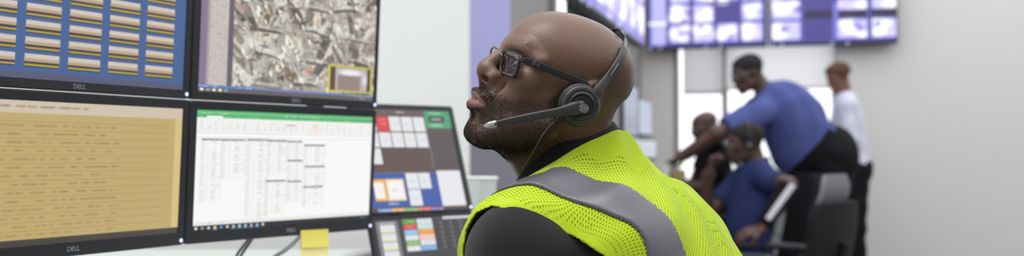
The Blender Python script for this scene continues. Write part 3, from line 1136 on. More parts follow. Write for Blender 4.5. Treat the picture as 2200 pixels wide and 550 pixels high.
def blind(label, px0, px1, py, m, grp=None):
    a, b = s1(px0), s1(px1)
    zb = far_at((px0 + px1) / 2, py)[2]
    g = G(); n = 24
    rows = []
    for i in range(13):
        z_ = zb + (2.86 - zb) * i / 12
        rows.append([fp(a + (b - a) * j / n, z_, .03 + .003 * math.sin(j * .9 + i * .5)) for j in range(n + 1)])
    r = A(rows)
    root = thing('roller_blind', label, 'blind', fp((a + b) / 2, zb, .03))
    g.grid(r)
    obj('blind_cloth', g, m, root, True)
    g = G().box(fp((a + b) / 2, zb, .03), np.stack([E1, E2, EZ]), ((b - a) / 2, .008, .014), .004)
    obj('bottom_rail', g, m, root)
    g = G().tube([fp(a, 2.86, .05), fp(b, 2.86, .05)], .03, 14)
    obj('roller', g, M['alu'], root, True)


blind('grey roller blind lowered beside the bright window strip', 1469, 1553, 200, M['blind'])
blind('pale roller blind lowered behind the person in the blue shirt', 1561, 1796, 189, M['blind_pale'])
# upright lamp on the slanting wall
c_ = K + E2 * (sa + sb) / 2 + E1 * .04
M['lamp'] = mat('lit_lamp_diffuser', (255, 255, 255), .4, emit=(255, 255, 250), estr=1.3)
root = thing('wall_lamp', 'upright white strip lamp on the grey wall just above the bald head', 'lamp', (c_[0], c_[1], 1.1))
obj('housing', G().box((c_[0] - E1[0] * .02, c_[1] - E1[1] * .02, 2.0), np.stack([E2, E1, EZ]), (.045, .018, .9), .006), M['alu'], root)
hw_ = float(np.linalg.norm(P(1193, 10, c_[1]) - P(1176, 10, c_[1]))) / 2
obj('diffuser', G().tube([(c_[0] + E1[0] * .02, c_[1] + E1[1] * .02, 1.12), (c_[0] + E1[0] * .02, c_[1] + E1[1] * .02, 2.88)], hw_, 16), M['lamp'], root, angle=50)

# ------------------------------------------------------------------ video walls
def tiles(cv, cols, rows, x0, y0, x1, y1, gap=.10, seed=1):
    r = random.Random(seed)
    for i in range(cols):
        for j in range(rows):
            if r.random() < .04: continue
            a = x0 + (x1 - x0) * i / cols; b = x0 + (x1 - x0) * (i + 1) / cols
            c = y0 + (y1 - y0) * j / rows; d = y0 + (y1 - y0) * (j + 1) / rows
            gx, gy = (b - a) * gap, (d - c) * gap * .9
            cv.rect(a + gx, c + gy, b - gx, d - gy, (190, 186, 248))
            for _ in range(3):
                t_ = r.uniform(.25, .45)
                cv.disc(r.uniform(a + gx * 2, b - gx * 2), r.uniform(c + gy * 2, d - gy * 2), (b - a) * t_, (d - c) * t_, (255, 253, 255), .7, .95)
            for _ in range(2):
                cv.disc(r.uniform(a + gx, b - gx), r.uniform(c + gy, d - gy), (b - a) * .16, (d - c) * .2, r.choice([(110, 98, 190), (150, 140, 220), (236, 210, 226), (90, 80, 150)]), .8, .8)
            # keep each picture inside its own frame
            for q in ((a, c, a + gx, d), (b - gx, c, b, d), (a, c, b, c + gy), (a, d - gy, b, d)):
                cv.rect(*q, (66, 60, 128))


M['video'] = screen_mat('video_wall_picture', 1.4)


def wall_display(label, TLp, ex, w, h, cv, off, group='video wall displays'):
    """TLp upper left corner on the wall (seen from the room); ex unit to the right"""
    n = unit(np.cross(ex, EZ))                      # towards the room
    o = TLp + n * off
    root = thing('wall_display', label, 'display', o + ex * w / 2 - EZ * h, group)
    g = G().box(o + ex * w / 2 - EZ * h / 2 - n * .045, np.stack([ex, n, EZ]), (w / 2, .045, h / 2), .006)
    obj('housing', g, M['black_plastic'], root)
    display('screen', cv, o + n * .0015 + ex * .012 - EZ * .012, ex, -EZ, w - .024, h - .03, M['video'], root)
    for k in (-1, 1):
        g = G().box(o + ex * (w / 2 + k * w * .25) - EZ * h * .5 - n * (.09 + (off - .09) / 2), np.stack([ex, n, EZ]), (.05, (off - .095) / 2, h * .3), 0)
        obj('wall_bracket', g, M['grey_plastic'], root)
    # status lights along the lower edge
    for q in (.03, .11, .5, .62):
        c = o + ex * w * q - EZ * (h - .008) + n * .002
        obj('status_light', G().box(c, np.stack([ex, n, EZ]), (.006, .003, .004), .001), M['led_white'], root)


M['led_white'] = mat('white_led', (220, 225, 255), .4, emit=(225, 230, 255), estr=2.2)
OFF = .16
o_, n_ = K - E2 * OFF, E2
def vpt(px, py): return hit(px, py, o_, n_)
bl = vpt(1391, 107); br = vpt(1651, 102); 
wd = float(np.dot(br - bl, E1)); hd = wd * .5625
zb = bl[2]
cv = Canvas(200, 112, (66, 60, 128))
tiles(cv, 4, 3, .17, .0, .99, .955, .085, 3)
cv.rect(.012, .0, .03, .96, (104, 120, 190)); cv.rect(.03, .0, .15, .96, (188, 184, 238))
for k in range(44): cv.rect(.035, k / 46, .145, k / 46 + .008, (140, 136, 204))
cv.rect(.0, .60, .16, .645, (240, 236, 255))
wall_display('lavender wall display with a striped list down its side', A([*(K + E1 * float(np.dot(bl - K, E1)))[:2], zb + hd]), E1, wd - .012, hd, cv, OFF)
cv = Canvas(200, 112, (66, 60, 128))
tiles(cv, 4, 3, .0, .0, 1.06, .96, .075, 12)
cv.rect(.27, .505, 1, .63, (40, 34, 66))
cv.rect(.245, .4, .275, .96, (84, 76, 150)); cv.rect(.51, .4, .55, .96, (112, 108, 190)); cv.rect(.775, .4, .80, .96, (84, 76, 150))
wall_display('lavender wall display with wide bright tiles and a dark band', A([*(K + E1 * float(np.dot(br - K, E1)))[:2], zb + hd]), E1, wd, hd, cv, OFF)
# on the left wall, seen very obliquely
ol_ = K + E1 * OFF
def lpt(px, py): return hit(px, py, ol_, E1)
pb = lpt(1330, 62); zl = pb[2]
e_far = float(np.dot(lpt(1384, 60) - K, E2)); e_near = e_far - 2.6
cv = Canvas(200, 112, (120, 116, 176))
tiles(cv, 6, 5, 0, .0, 1, .97, .06, 5)
for k in range(14):
    a = random.random(); cv.line(a, random.random(), a + random.uniform(-.2, .2), random.random(), random.uniform(6, 16), random.choice([(150, 146, 214), (214, 210, 250), (120, 114, 200), (244, 240, 255)]), .8)
wall_display('lavender wall display hung on the slanting grey wall', A([*(K + E2 * e_near)[:2], zl + 2.6 * .5625]), E2, 2.6, 2.6 * .5625, cv, OFF)
# ------------------------------------------------------------------ monitors in front of the man
def cam2w(v): return A(v[0]) * RT - v[1] * UP + v[2] * FW


SC = .26 / .30
MX = unit(cam2w((.61408, .02225, .78893))); MY = unit(cam2w((-.03972, .99921, .00273))); MY = unit(MY - MX * np.dot(MX, MY)); MN = unit(np.cross(MY, MX)) ; 
if np.dot(MN, CAM - A([-.4, 1.9, 1])) < 0: MN = -MN
MC = CAM + cam2w(A((-.50777, .09791, 2.23501)) * SC)
MW, MH = .534 * SC, .30 * SC
DES_Z = .80
M['screen'] = screen_mat('monitor_picture', 1.0)
M['led'] = mat('blue_white_led', (200, 205, 255), .3, emit=(205, 210, 255), estr=1.3)


class Mon:
    """frame of reference of one flat screen: centre, right, down, normal to the viewer"""
    def __init__(s, c, ex, ey, w, h, ins):
        s.c, s.ex, s.ey, s.w, s.h, s.ins = A(c), A(ex), A(ey), w, h, ins
        s.n = unit(np.cross(ex, ey)) * -1           # towards the viewer
        l, t, r, b = ins
        s.tl = s.c + s.ex * (-w / 2 + l) + s.ey * (-h / 2 + t)
        s.sw, s.sh = w - l - r, h - t - b

    def uv(s, px, py):
        q = hit(px, py, s.tl, s.n) - s.tl
        return float(q @ s.ex) / s.sw, float(q @ s.ey) / s.sh

    def build(s, label, cv, logo=True, depth=.022, group='monitors on the console'):
        root = thing('computer_monitor', label, 'monitor', s.c + s.ey * s.h / 2 - s.n * .03, group)
        B = np.stack([s.ex, s.ey, s.n]); l, t, r, b = s.ins
        cx, cy = (l - r) / 2, (t - b) / 2
        g = G()
        full = [(x, y) for x, y in rrect(s.w, s.h, .006, 4)]
        n = len(full)
        mid = [(x, y) for x, y in rrect(s.w - .004, s.h - .004, .005, 4)]
        inn = rrect(s.sw, s.sh, .0008, 4, (l - r) / 2, (t - b) / 2)
        back = rrect(s.w - .02, s.h - .02, .006, 4)
        V = []
        for loop, z in ((back, -depth), (full, -depth * .6), (full, -.002), (mid, 0), (inn, -.0005), (inn, -.004)):
            V += [s.c + s.ex * x + s.ey * y + s.n * z for x, y in loop]
        Fq = [(k * n + i, k * n + (i + 1) % n, (k + 1) * n + (i + 1) % n, (k + 1) * n + i) for k in range(5) for i in range(n)]
        Fq.append(tuple(range(n))); g.add(V, Fq)
        obj('bezel', g, M['bezel'], root, angle=35)
        g = G().box(s.c - s.n * (depth + .012) + s.ey * .01, B, (s.w * .27, s.h * .3, .014), .006)
        obj('rear_housing', g, M['bezel'], root)
        display('screen', cv, s.tl - s.n * .0028, s.ex, s.ey, s.sw, s.sh, M['screen'], root)
        if logo:
            lettering('logo', 'DELL', .0105, s.c + s.ey * (s.h / 2 - b * .52) + s.n * .0004 + s.ex * (l - r) / 2 + s.ex * .006, s.ex, -s.ey, M['lettering'], root)
        c = s.c + s.ex * (s.w / 2 - .0065) + s.ey * (s.h / 2 - .0085)
        obj('power_button', G().lathe(c - s.n * .001, s.n, [(.0005, 0), (.0033, 0), (.0033, .0016), (.0005, .0018)], 18), M['led'], root, angle=40)
        return root


def mon_from_px(c, ex, ey, w, h, l, t, r, b): return Mon(c, ex, ey, w, h, (l, t, r, b))


low = Mon(MC, MX, MY, MW, MH, (.0155, .0165, .0095, .0225))
up_ = Mon(MC - MY * (MH + .0015), MX, MY, MW, MH, (.0155, .0165, .0105, .0155))

# spreadsheet
cv = Canvas(420, 236, (246, 246, 244))
gr = (86, 178, 112)
cv.rect(0, 0, 1, .062, gr); cv.rect(0, .012, 1, .03, (120, 196, 140)); cv.rect(.05, .045, .13, .075, (236, 246, 238))
cv.text(.03, .025, .2, 2, (226, 244, 230), .8, .5); cv.text(.46, .028, .66, 2, (206, 236, 214), .7, .8); cv.text(.02, .052, .85, 1.6, (196, 230, 206), .6, .5)
cv.rect(0, .064, 1, .185, (240, 240, 238))
for k in range(26): cv.rect(.02 + k * .036, .08 + .05 * random.random(), .026 + k * .036 + .01 * random.random(), .165, (228, 228, 226))
for y_ in (.1, .13, .16): cv.text(.03, y_, .8, 1.4, (196, 198, 200), .4, .35)
cv.rect(.47, .1, .52, .115, (200, 190, 170)); cv.rect(.62, .1, .66, .115, (244, 206, 160)); cv.rect(.62, .14, .66, .15, (250, 214, 190))
cv.rect(0, .186, 1, .192, (214, 214, 212)); cv.rect(0, .192, 1, .222, (248, 248, 247)); cv.rect(0, .222, 1, .228, (220, 220, 218))
blocks = [(435, 473, 297, 430), (478, 527, 298, 378), (533, 573, 298, 482), (578, 615, 300, 372), (619, 650, 302, 338), (655, 698, 310, 352), (619, 650, 343, 384), (655, 698, 356, 398), (572, 612, 387, 455), (618, 648, 388, 430), (653, 694, 400, 440)]
for (x0, x1, y0, y1) in blocks:
    a, c = low.uv(x0, y0); b, d = low.uv(x1, y1)
    cv.rect(a, c, b, c + .02, (176, 176, 176)); cv.text(a, c + .01, b, 2.2, (110, 110, 112), .7, .8)
    n = int((d - c) / .021)
    for k in range(n):
        y_ = c + .032 + k * .021
        cv.rect(a, y_ + .010, b, y_ + .013, (226, 226, 226))
        cv.text(a + .001, y_, a + .02, 1.5, (170, 170, 172), .6, .95)
        if random.random() < .75: cv.text(a + (b - a) * .55, y_, a + (b - a) * .75, 1.5, (140, 140, 144), .6, .9)
        if random.random() < .3: cv.text(b - .02, y_, b, 1.4, (170, 170, 170), .6)
    for q in (0, .33, .66, 1): cv.rect(a + (b - a) * q, c, a + (b - a) * q + .0025, d, (224, 224, 224))
cv.text(.7, .38, .8, 1.4, (222, 220, 214), .6, .4)
cv.rect(0, .925, 1, .957, (232, 232, 230)); cv.text(.03, .94, .2, 1.6, (170, 172, 172), .6)
cv.rect(0, .957, 1, 1, (44, 45, 50))
for k, c_ in enumerate([(220, 222, 226), (150, 152, 156), (214, 208, 206), (244, 222, 120), (90, 150, 214), (226, 206, 170), (190, 206, 196), (206, 206, 212), (176, 214, 206), (214, 170, 196), (160, 196, 226), (216, 216, 206)]):
    cv.disc(.018 + k * .031, .979, .0105, .017, c_, .5)
    if k in (3, 6, 7, 8, 9, 10): cv.rect(.006 + k * .031, .994, .03 + k * .031, 1, (120, 170, 226))
cv.text(.93, .978, .99, 2, (170, 172, 178), .6)
low.build('spreadsheet monitor in the lower row, with green title bar and sticky note', cv)

# camera pictures of the yard
cv = Canvas(420, 236, (128, 116, 122))
x0m = .168
cv.rect(0, 0, .035, 1, (132, 118, 150)); cv.rect(.035, 0, .05, 1, (160, 146, 150))
for k in range(96):
    y_ = k / 96
    cv.rect(.05, y_ + .0015, .142, y_ + .0078, (224, 219, 210))
    for q in range(6):
        if random.random() < .9: cv.rect(.052 + q * .015, y_ + .002, .060 + q * .015, y_ + .0078, random.choice([(252, 250, 242), (238, 234, 224), (216, 208, 200)]))
    cv.disc(.045, y_ + .005, .004, .004, (226, 200, 190), .6)
cv.rect(.142, 0, x0m, 1, (104, 96, 106))
rr = random.Random(4)
bot = .945
PAL = [(216, 214, 204), (196, 192, 180), (112, 104, 96), (90, 82, 76), (236, 234, 228), (174, 164, 150), (224, 222, 206), (206, 200, 186), (120, 104, 92), (240, 240, 236), (122, 120, 114), (196, 196, 182), (150, 146, 138)]
for i in range(3):
    for j in range(4):
        a = x0m + (1 - x0m) * i / 3; b = x0m + (1 - x0m) * (i + 1) / 3
        c = bot * j / 4; d = bot * (j + 1) / 4
        clip = (a, c, b, d); W2, H2 = b - a, d - c
        cv.rect(a, c, b, d, rr.choice([(176, 170, 160), (168, 160, 150), (184, 180, 170)]))
        for _ in range(7):                                   # big soft patches
            cv.disc(rr.uniform(a + W2 * .2, b - W2 * .2), rr.uniform(c + H2 * .2, d - H2 * .2), W2 * rr.uniform(.12, .26), H2 * rr.uniform(.12, .26), rr.choice(PAL), .8, .85)
        for _ in range(24):                                  # rails and roofs fanning out from the lens
            x_, y_ = rr.uniform(a, b), rr.uniform(c, d); an = math.atan2(y_ - (d + H2 * .3), (x_ - (a + b) / 2) * 1.7) + rr.gauss(0, .22); L_ = rr.uniform(.02, .13)
            cv.line(x_, y_, x_ + L_ * math.cos(an), y_ + L_ * math.sin(an) * 1.6, rr.choice([3, 5, 8, 13, 18]), rr.choice(PAL), rr.uniform(.45, .85), clip)
        for _ in range(8):
            x_, y_ = rr.uniform(a, b), rr.uniform(c, d)
            cv.line(x_, y_, x_ + rr.uniform(-.03, .03), y_ + rr.uniform(-.02, .02), rr.uniform(2, 5), rr.choice([(78, 70, 66), (100, 90, 82), (66, 60, 58)]), .75, clip)
        for _ in range(13):
            x_, y_ = rr.uniform(a, b), rr.uniform(c, d)
            col = rr.choice([(255, 252, 244), (250, 248, 236), (255, 255, 252), (246, 244, 226), (210, 140, 108), (244, 240, 228), (244, 226, 186), (206, 172, 140), (242, 242, 220)])
            s_ = rr.uniform(.006, .022)
            cv.line(x_, y_, x_ + s_ * .4, y_ + s_ * 1.2, s_ * 320, col, .9, clip)
        for _ in range(30):                                  # fine rails, cars and people
            x_, y_ = rr.uniform(a, b), rr.uniform(c, d); an = rr.gauss(1.4, .7); L_ = rr.uniform(.008, .035)
            cv.line(x_, y_, x_ + L_ * math.cos(an), y_ + L_ * math.sin(an) * 1.6, rr.choice([1.2, 1.8, 2.5]), rr.choice([(250, 248, 240), (96, 88, 84), (120, 110, 104), (240, 236, 220), (74, 68, 66)]), .8, clip)
        up_arc = (i + j) % 2; t_a = rr.uniform(-.1, .45); t_b = t_a + rr.uniform(.4, .7); wd_ = rr.uniform(3, 9)
        for q in range(24):                                  # rounded lower rim of the dome
            t0, t1 = q / 24, (q + 1) / 24
            f_ = lambda t: d - .006 - .05 * (1 - (2 * t - 1) ** 2) * (.2 if up_arc else 1) + .02 * (t - .5)
            if up_arc and not .2 < t0 < .9: continue
            if not t_a < t0 < t_b: continue
            cv.line(a + W2 * t0, f_(t0), a + W2 * t1, f_(t1), wd_, (84, 76, 70), .5, clip)
            cv.line(a + W2 * t0, f_(t0) - .03, a + W2 * t1, f_(t1) - .03, 3, (222, 218, 208), .5, clip)
        cv.disc(a + .9 * W2, c + .25 * H2, .006, .012, (222, 64, 84), .6); cv.disc(a + .95 * W2, c + .24 * H2, .004, .01, (110, 190, 90), .6)
soften(cv, 1)
a, c = up_.uv(708, 138); b, d = up_.uv(800, 206)
c, d = c + .0, min(d, .93)
cv.rect(a, c, b, d, (206, 206, 60)); cv.rect(a + .012, c + .014, b - .012, d - .014, (96, 74, 70)); cv.rect(a + .045, c + .016, b - .035, d - .016, (186, 176, 176))
cv.disc((a + b) / 2, c + .06, (b - a) * .34, .035, (236, 234, 238), .5); cv.rect(a + .06, c + .09, b - .08, d - .02, (150, 134, 130)); cv.disc(b - .05, (c + d) / 2, .02, .07, (226, 226, 232), .7)
cv.rect(0, .945, 1, .963, (108, 136, 190)); cv.rect(0, .963, 1, 1, (104, 98, 98))
for k, q in enumerate((.0, .075, .165, .235)): cv.rect(q, .944, q + .055, .963, (70, 130, 210)); cv.text(q + .004, .954, q + .05, 2, (220, 230, 245), .8)
for k, c_ in enumerate([(246, 244, 236), (170, 164, 160), (240, 236, 230), (250, 244, 150), (120, 170, 230)]): cv.disc(.02 + k * .03, .982, .012, .015, c_, .5)
cv.text(.86, .955, .99, 2, (214, 220, 200), .8); cv.text(.9, .98, .98, 2.4, (196, 190, 176), .8)
up_.build('upper row monitor showing a mosaic of yard camera pictures', cv)

# the pair to their left, turned a little further round the operator
an = math.radians(9)
def rotz(v, a): return A([v[0] * math.cos(a) - v[1] * math.sin(a), v[0] * math.sin(a) + v[1] * math.cos(a), v[2]])
LX = rotz(MX, an); LY = unit(MY - LX * np.dot(LX, MY))
for k, (m_, lab) in enumerate(((up_, 'dark blue monitor with a strip of picture cells, left of the camera mosaic'), (low, 'tan screened monitor left of the spreadsheet monitor'))):
    ed = m_.c - MX * (MW / 2 + .0015)
    mm = Mon(ed - LX * MW / 2, LX, LY, MW, MH, (.0105, .0165, .0135, .0155 if k == 0 else .0225))
    if k == 0:
        cv = Canvas(240, 150, (70, 98, 148))
        cv.rect(0, 0, 1, .03, (90, 96, 120))
        ux, vy = mm.uv(377, 60)
        for col in range(5):
            x1 = ux - col * .17; x0 = x1 - .135
            for row in range(8):
                y0 = .05 + row * .112
                cv.rect(x0, y0, x1, y0 + .088, (66, 60, 76)); cv.rect(x0, y0, x1, y0 + .05, (206, 196, 186)); cv.rect(x0, y0 + .03, x1, y0 + .05, (186, 160, 130)); cv.rect(x0, y0 + .068, x1, y0 + .08, (190, 170, 60))
        cv.rect(0, .955, 1, 1, (86, 90, 116))
        for q in range(6): cv.disc(.03 + q * .03, .977, .01, .014, (190, 190, 200), .5)
    else:
        cv = Canvas(240, 150, (190, 168, 112))
        cv.rect(0, 0, 1, .085, (206, 192, 172)); cv.text(.05, .04, .6, 2.5, (140, 124, 100), .6)
        for q in range(14): cv.rect(.04, .14 + q * .058, .93, .146 + q * .058, (176, 152, 98)); cv.text(.06, .17 + q * .058, .7, 2.2, (140, 118, 78), .5, .5)
        cv.rect(.965, .08, 1, 1, (214, 190, 130)); cv.rect(0, .955, 1, 1, (70, 66, 62))
    mm.build(lab, cv)
    if k == 0: LMC = mm

# mounting pole and arms behind the stack
pc = MC - MN * .15
for _ in range(60):
    z_ = (pc - CAM) @ FW
    pc = pc + MX * (676 - (1100 + F_PX * ((pc - CAM) @ RT) / z_)) * .0006
root = thing('monitor_mount', 'dark pole with arms carrying the stacked monitors on the console', 'stand', (pc[0], pc[1], DES_Z))
top_z = MC[2] + MH * 1.35
obj('pole', G().tube([(pc[0], pc[1], DES_Z + .01), (pc[0], pc[1], top_z)], .02, 18), M['grey_plastic'], root, angle=50)
obj('base', G().box((pc[0], pc[1], DES_Z + .008), np.eye(3), (.09, .09, .008), .003), M['grey_plastic'], root)
for mm in (low, up_):
    q = mm.c - mm.n * .046 + mm.ey * .01; p0 = A([pc[0], pc[1], q[2]])
    obj('arm', G().tube([p0, q], .014, 12), M['grey_plastic'], root, angle=50)
for dz in (0, MH):
    q = LMC.c + EZ * -dz * 0 + LMC.ey * (dz + .01) - LMC.n * .046; p0 = A([pc[0], pc[1], q[2]])
    obj('arm', G().tube([p0, (p0 + q) / 2 - MN * .03, q], .012, 12), M['grey_plastic'], root, angle=50)

# desk
dc = MC + MX * .05
root = thing('console_desk', 'pale grey console desk top under the monitors', 'desk', (-.35, 2.2, 0))
g = G(); poly = [(-1.5, 1.35), (-1.05, 1.35), (-.55, 1.55), (-.18, 1.72), (.06, 2.02), (.06, 2.72), (-1.5, 2.72)]
g.prism(poly, (0, 0, DES_Z - .03), (1, 0, 0), (0, 1, 0), (0, 0, 1), .03)
obj('desk_top', g, M['desk'], root)
for x_, y_ in ((-1.42, 1.45), (-1.42, 2.62), (-.02, 2.6), (-.05, 2.1)):
    obj('leg', G().box((x_, y_, (DES_Z - .03) / 2), np.eye(3), (.025, .025, (DES_Z - .03) / 2), .004), M['grey_plastic'], root)

# ------------------------------------------------------------------ touch screens of the dispatch console
TY = 2.42
tau = math.radians(20)
CX = unit([.79, .61, 0]); nh = unit([.61, -.79, 0])
CU = unit(math.cos(tau) * EZ - math.sin(tau) * nh); CNn = unit(np.cross(CX, CU))
TRc = P(972, 228, TY)
def con_uv(px, py):
    q = hit(px, py, TRc, CNn) - TRc; return float(q @ CX), float(q @ -CU)
_, hh = con_uv(1016, 455)
w_t = con_uv(972, 300)[0] - con_uv(745, 300)[0]
h1 = con_uv(1010, 452)[1] + .0
tp_ = Mon(TRc - CX * w_t / 2 - CU * h1 / 2, CX, -CU, w_t, h1, (.012, .012, .0125, .006))
cv = Canvas(340, 236, (80, 58, 55))
def R(m_, x0, y0, x1, y1, c):
    a, b_ = m_.uv(x0, y0); a2, b2 = m_.uv(x1, y1); cv.rect(a, b_, a2, b2, c)
W_ = (222, 223, 226)
# columns are set out in the panel's own fractions
ua = tp_.uv(835, 283)[0]; ub = tp_.uv(918, 283)[0]; cwid = (ub - ua) / 3.2
t1, t2, t3, t4 = tp_.uv(870, 249)[1], tp_.uv(890, 283)[1], tp_.uv(890, 317)[1], tp_.uv(830, 353)[1]
cv.rect(0, 0, 1, tp_.uv(880, 247)[1], (92, 78, 82)); cv.text(.42, .03, .5, 4, (206, 200, 202), .8, .9)
xr = tp_.uv(921, 300)[0]
for j, (a, b_) in enumerate(((t1, t2), (t2, t3), (t3, t4))):
    for i in range(7):
        x1_ = xr - i * cwid; x0_ = x1_ - cwid
        if j == 2 and i < 3.4: continue
        c = (214, 44, 52) if (j == 0 and i == 3) else W_
        cv.rect(x0_ + .005, a + .006, x1_ - .005, b_ - .006, c)
        cv.text(x0_ + cwid * .35, (a + b_) / 2, x1_ - cwid * .25, 2, (170, 172, 178) if c == W_ else (246, 220, 220), .7, .9)
        if c != W_: cv.text(x0_ + cwid * .25, a + .04, x1_ - cwid * .2, 3, (246, 200, 200), .7, .9)
ga, gb = tp_.uv(912, 243)[0], 1.0; gc_ = tp_.uv(940, 275)[1]
cv.rect(xr + .008, .01, 1, gc_, (62, 152, 104)); cv.rect(xr + .05, gc_ * .35, .93, gc_ * .66, (30, 34, 36)); cv.text(xr + .08, gc_ * .5, .9, 5, (190, 196, 196), .9, .9); cv.text(xr + .06, gc_ * .84, .92, 5, (170, 226, 196), .8, .9); cv.text(xr + .06, gc_ * .17, .92, 4, (150, 214, 180), .8, .9)
cv.rect(xr - .002, gc_, xr + .012, .60, (112, 104, 106)); cv.rect(xr + .012, gc_ + .005, 1, .60, (72, 62, 65))
m1 = tp_.uv(880, 371)[1]; m2 = tp_.uv(880, 446)[1]
cv.rect(0, m1 - .012, 1, m1, (96, 90, 96))
cv.rect(0, m1, tp_.uv(945, 400)[0], m2 - .01, (44, 76, 158))
xw = tp_.uv(945, 400)[0]
cv.rect(xw, m1 - .02, .985, m2 - .005, (224, 224, 228))
o1 = tp_.uv(806, 410)[0]; o2 = tp_.uv(832, 410)[0]; o3 = tp_.uv(872, 410)[0]; oy0 = tp_.uv(840, 384)[1]; oy1 = tp_.uv(840, 431)[1]
cv.rect(o1, oy0, o2, oy1, (238, 168, 60)); cv.rect(o1 + .0, oy0 + .03, o2 - .02, oy1 - .025, (238, 236, 230)); cv.rect(o2 + .004, oy0, o3, oy1, (244, 214, 150)); cv.rect(o2 + .022, oy0 + .02, o3 - .015, oy1 - .02, (236, 236, 236))
b1 = tp_.uv(876, 400)[0]; b2 = tp_.uv(904, 400)[0]; b3 = tp_.uv(930, 400)[0]; bm = tp_.uv(900, 406)[1]
cv.rect(b1 + .004, m1, b2 - .004, bm - .006, W_); cv.rect(b2 + .002, m1, b3 - .006, bm - .006, W_); cv.rect(b1 + .004, bm, b2 - .004, m2 - .02, W_)
for a, b_ in ((o2 + .06, (oy0 + oy1) / 2), (o1 + .03, (oy0 + oy1) / 2), (b1 + .03, (m1 + bm) / 2), (b2 + .03, (m1 + bm) / 2), (b1 + .04, (bm + m2) / 2)): cv.text(a, b_, a + .05, 2, (150, 152, 160), .8, .9)
cv.text(o2, m2 - .045, o2 + .1, 4, (206, 216, 244), .8, .9)
xs = np.linspace(o1, tp_.uv(955, 445)[0], 6)
for k, c in enumerate([(120, 170, 226), (240, 180, 80), (130, 176, 84), (236, 106, 84), (130, 74, 196)]):
    cv.rect(xs[k], m2, xs[k + 1], m2 + .045, c); cv.text(xs[k] + .01, m2 + .022, xs[k + 1] - .01, 3, (240, 236, 236), .7, .8)
cv.rect(0, m2 + .045, xs[-1], m2 + .062, (206, 206, 212))
M_ = tp_.build('large touchscreen panel with white tiles and a blue field, beside the bearded person', cv, logo=False)
M_.name = 'touchscreen_panel'; del M_['group']
h2 = min(.30, float((tp_.c - CU * (h1 / 2 + .003))[2] - .815) / math.cos(tau))
bt = Mon(tp_.c - CU * (h1 / 2 + .003 + h2 / 2), CX, -CU, w_t + .012, h2, (.012, .008, .0125, .012))
bt.c = bt.c - CX * 0
bt = Mon(bt.c + CX * .006, CX, -CU, w_t + .012, h2, (.012, .008, .0125, .012))
cv = Canvas(300, 290, (48, 45, 50))
v_ = lambda px, py: bt.uv(px, py)
a0, b0 = v_(808, 476); a1, _ = v_(854, 474)
cv.rect(a0, b0, a1, 1, (126, 126, 134)); cv.rect(a0 + .022, b0 + .02, a1 - .02, 1, (56, 54, 60)); cv.rect(a0 + .03, b0 + .03, a1 - .028, b0 + .065, (196, 196, 200))
for k in range(4):
    y_ = b0 + .085 + k * .2; cv.rect(a0 + .03, y_, a1 - .028, y_ + .185, (222, 222, 226)); cv.rect(a0 + .04, y_ + .125, a1 - .034, y_ + .16, (222, 222, 120)); cv.text(a0 + .06, y_ + .06, a1 - .06, 2.5, (150, 150, 156), .7, .9)
c0, d0 = v_(865, 471); c1, _ = v_(895, 470); c2, _ = v_(928, 468)
rows = [((88, 158, 50), (216, 218, 222)), ((210, 44, 50), (190, 226, 214)), ((120, 184, 226), (240, 152, 50)), ((216, 216, 222), (238, 196, 190)), ((126, 170, 90), (222, 222, 226)), ((222, 222, 226), (120, 170, 220))]
for k, (l_, r_) in enumerate(rows):
    y_ = d0 + k * .125
    cv.rect(c0, y_, c1 - .004, y_ + .12, l_); cv.rect(c1 + .002, y_, c2, y_ + .12, r_)
    for q0, q1 in ((c0, c1), (c1, c2)): cv.text(q0 + .03, y_ + .055, q1 - .03, 4, (244, 244, 246) if q0 == c0 else (170, 172, 178), .8, .9)
e0, f0 = v_(932, 464)
cv.rect(e0, f0 + .0, 1, f0 + .075, (70, 68, 74)); cv.rect(e0 + .09, f0 + .005, 1, f0 + .075, (214, 214, 220)); cv.text(e0 + .01, f0 + .04, e0 + .08, 4, (150, 150, 156), .8)
for i in range(4):
    for j in range(6):
        cv.disc(e0 + .06 + i * .1, f0 + .15 + j * .115, .018, .019, (156, 156, 162), .5); cv.disc(e0 + .06 + i * .1, f0 + .15 + j * .115, .009, .010, (70, 68, 74), .5)
        cv.disc(e0 + .066 + i * .1, f0 + .19 + j * .115, .014, .014, (120, 120, 126), .6)
N_ = bt.build('lower dispatch panel with coloured keys and a keypad, below the large touchscreen', cv, logo=False)
N_.name = 'dispatch_panel'; del N_['group']
# easel that carries both panels
fo = bt.c - bt.n * .09 
root = thing('panel_stand', 'dark easel behind the dispatch touchscreens', 'stand', (fo[0], fo[1], DES_Z))
for s in (-1, 1):
    a = tp_.c - tp_.n * .036 + CX * s * .06; b_ = bt.c - bt.n * .036 + CX * s * .06
    obj('upright', G().tube([a, b_, A([b_[0], b_[1], DES_Z + .0]) - nh * .03], .011, 10), M['grey_plastic'], root, angle=50)

# ------------------------------------------------------------------ small things on the console
M['note'] = mat('yellow_note_paper', (226, 214, 104), .85); M['note_pale'] = mat('pale_yellow_note_paper', (250, 236, 170), .85)
def sheet(name, px, py, m_, lab, d0, rows=10, curl=.012, grp=None):
    """px corners tl,tr,br,bl placed on the plane of the lower monitor's face"""
    q = [hit(x, y, low.c + low.n * d0, low.n) for x, y in zip(px, py)]
    R_ = []
    for i in range(rows + 1):
        t_ = i / rows
        a = q[0] * (1 - t_) + q[3] * t_; b = q[1] * (1 - t_) + q[2] * t_
        R_.append([a * (1 - u) + b * u + low.n * curl * t_ * t_ for u in np.linspace(0, 1, 7)])
    R_ = A(R_); g = G().grid(R_); g.grid((R_ - low.n * .0003)[:, ::-1])
    return single(name, g, m_, lab, 'note', grp, smooth=True)


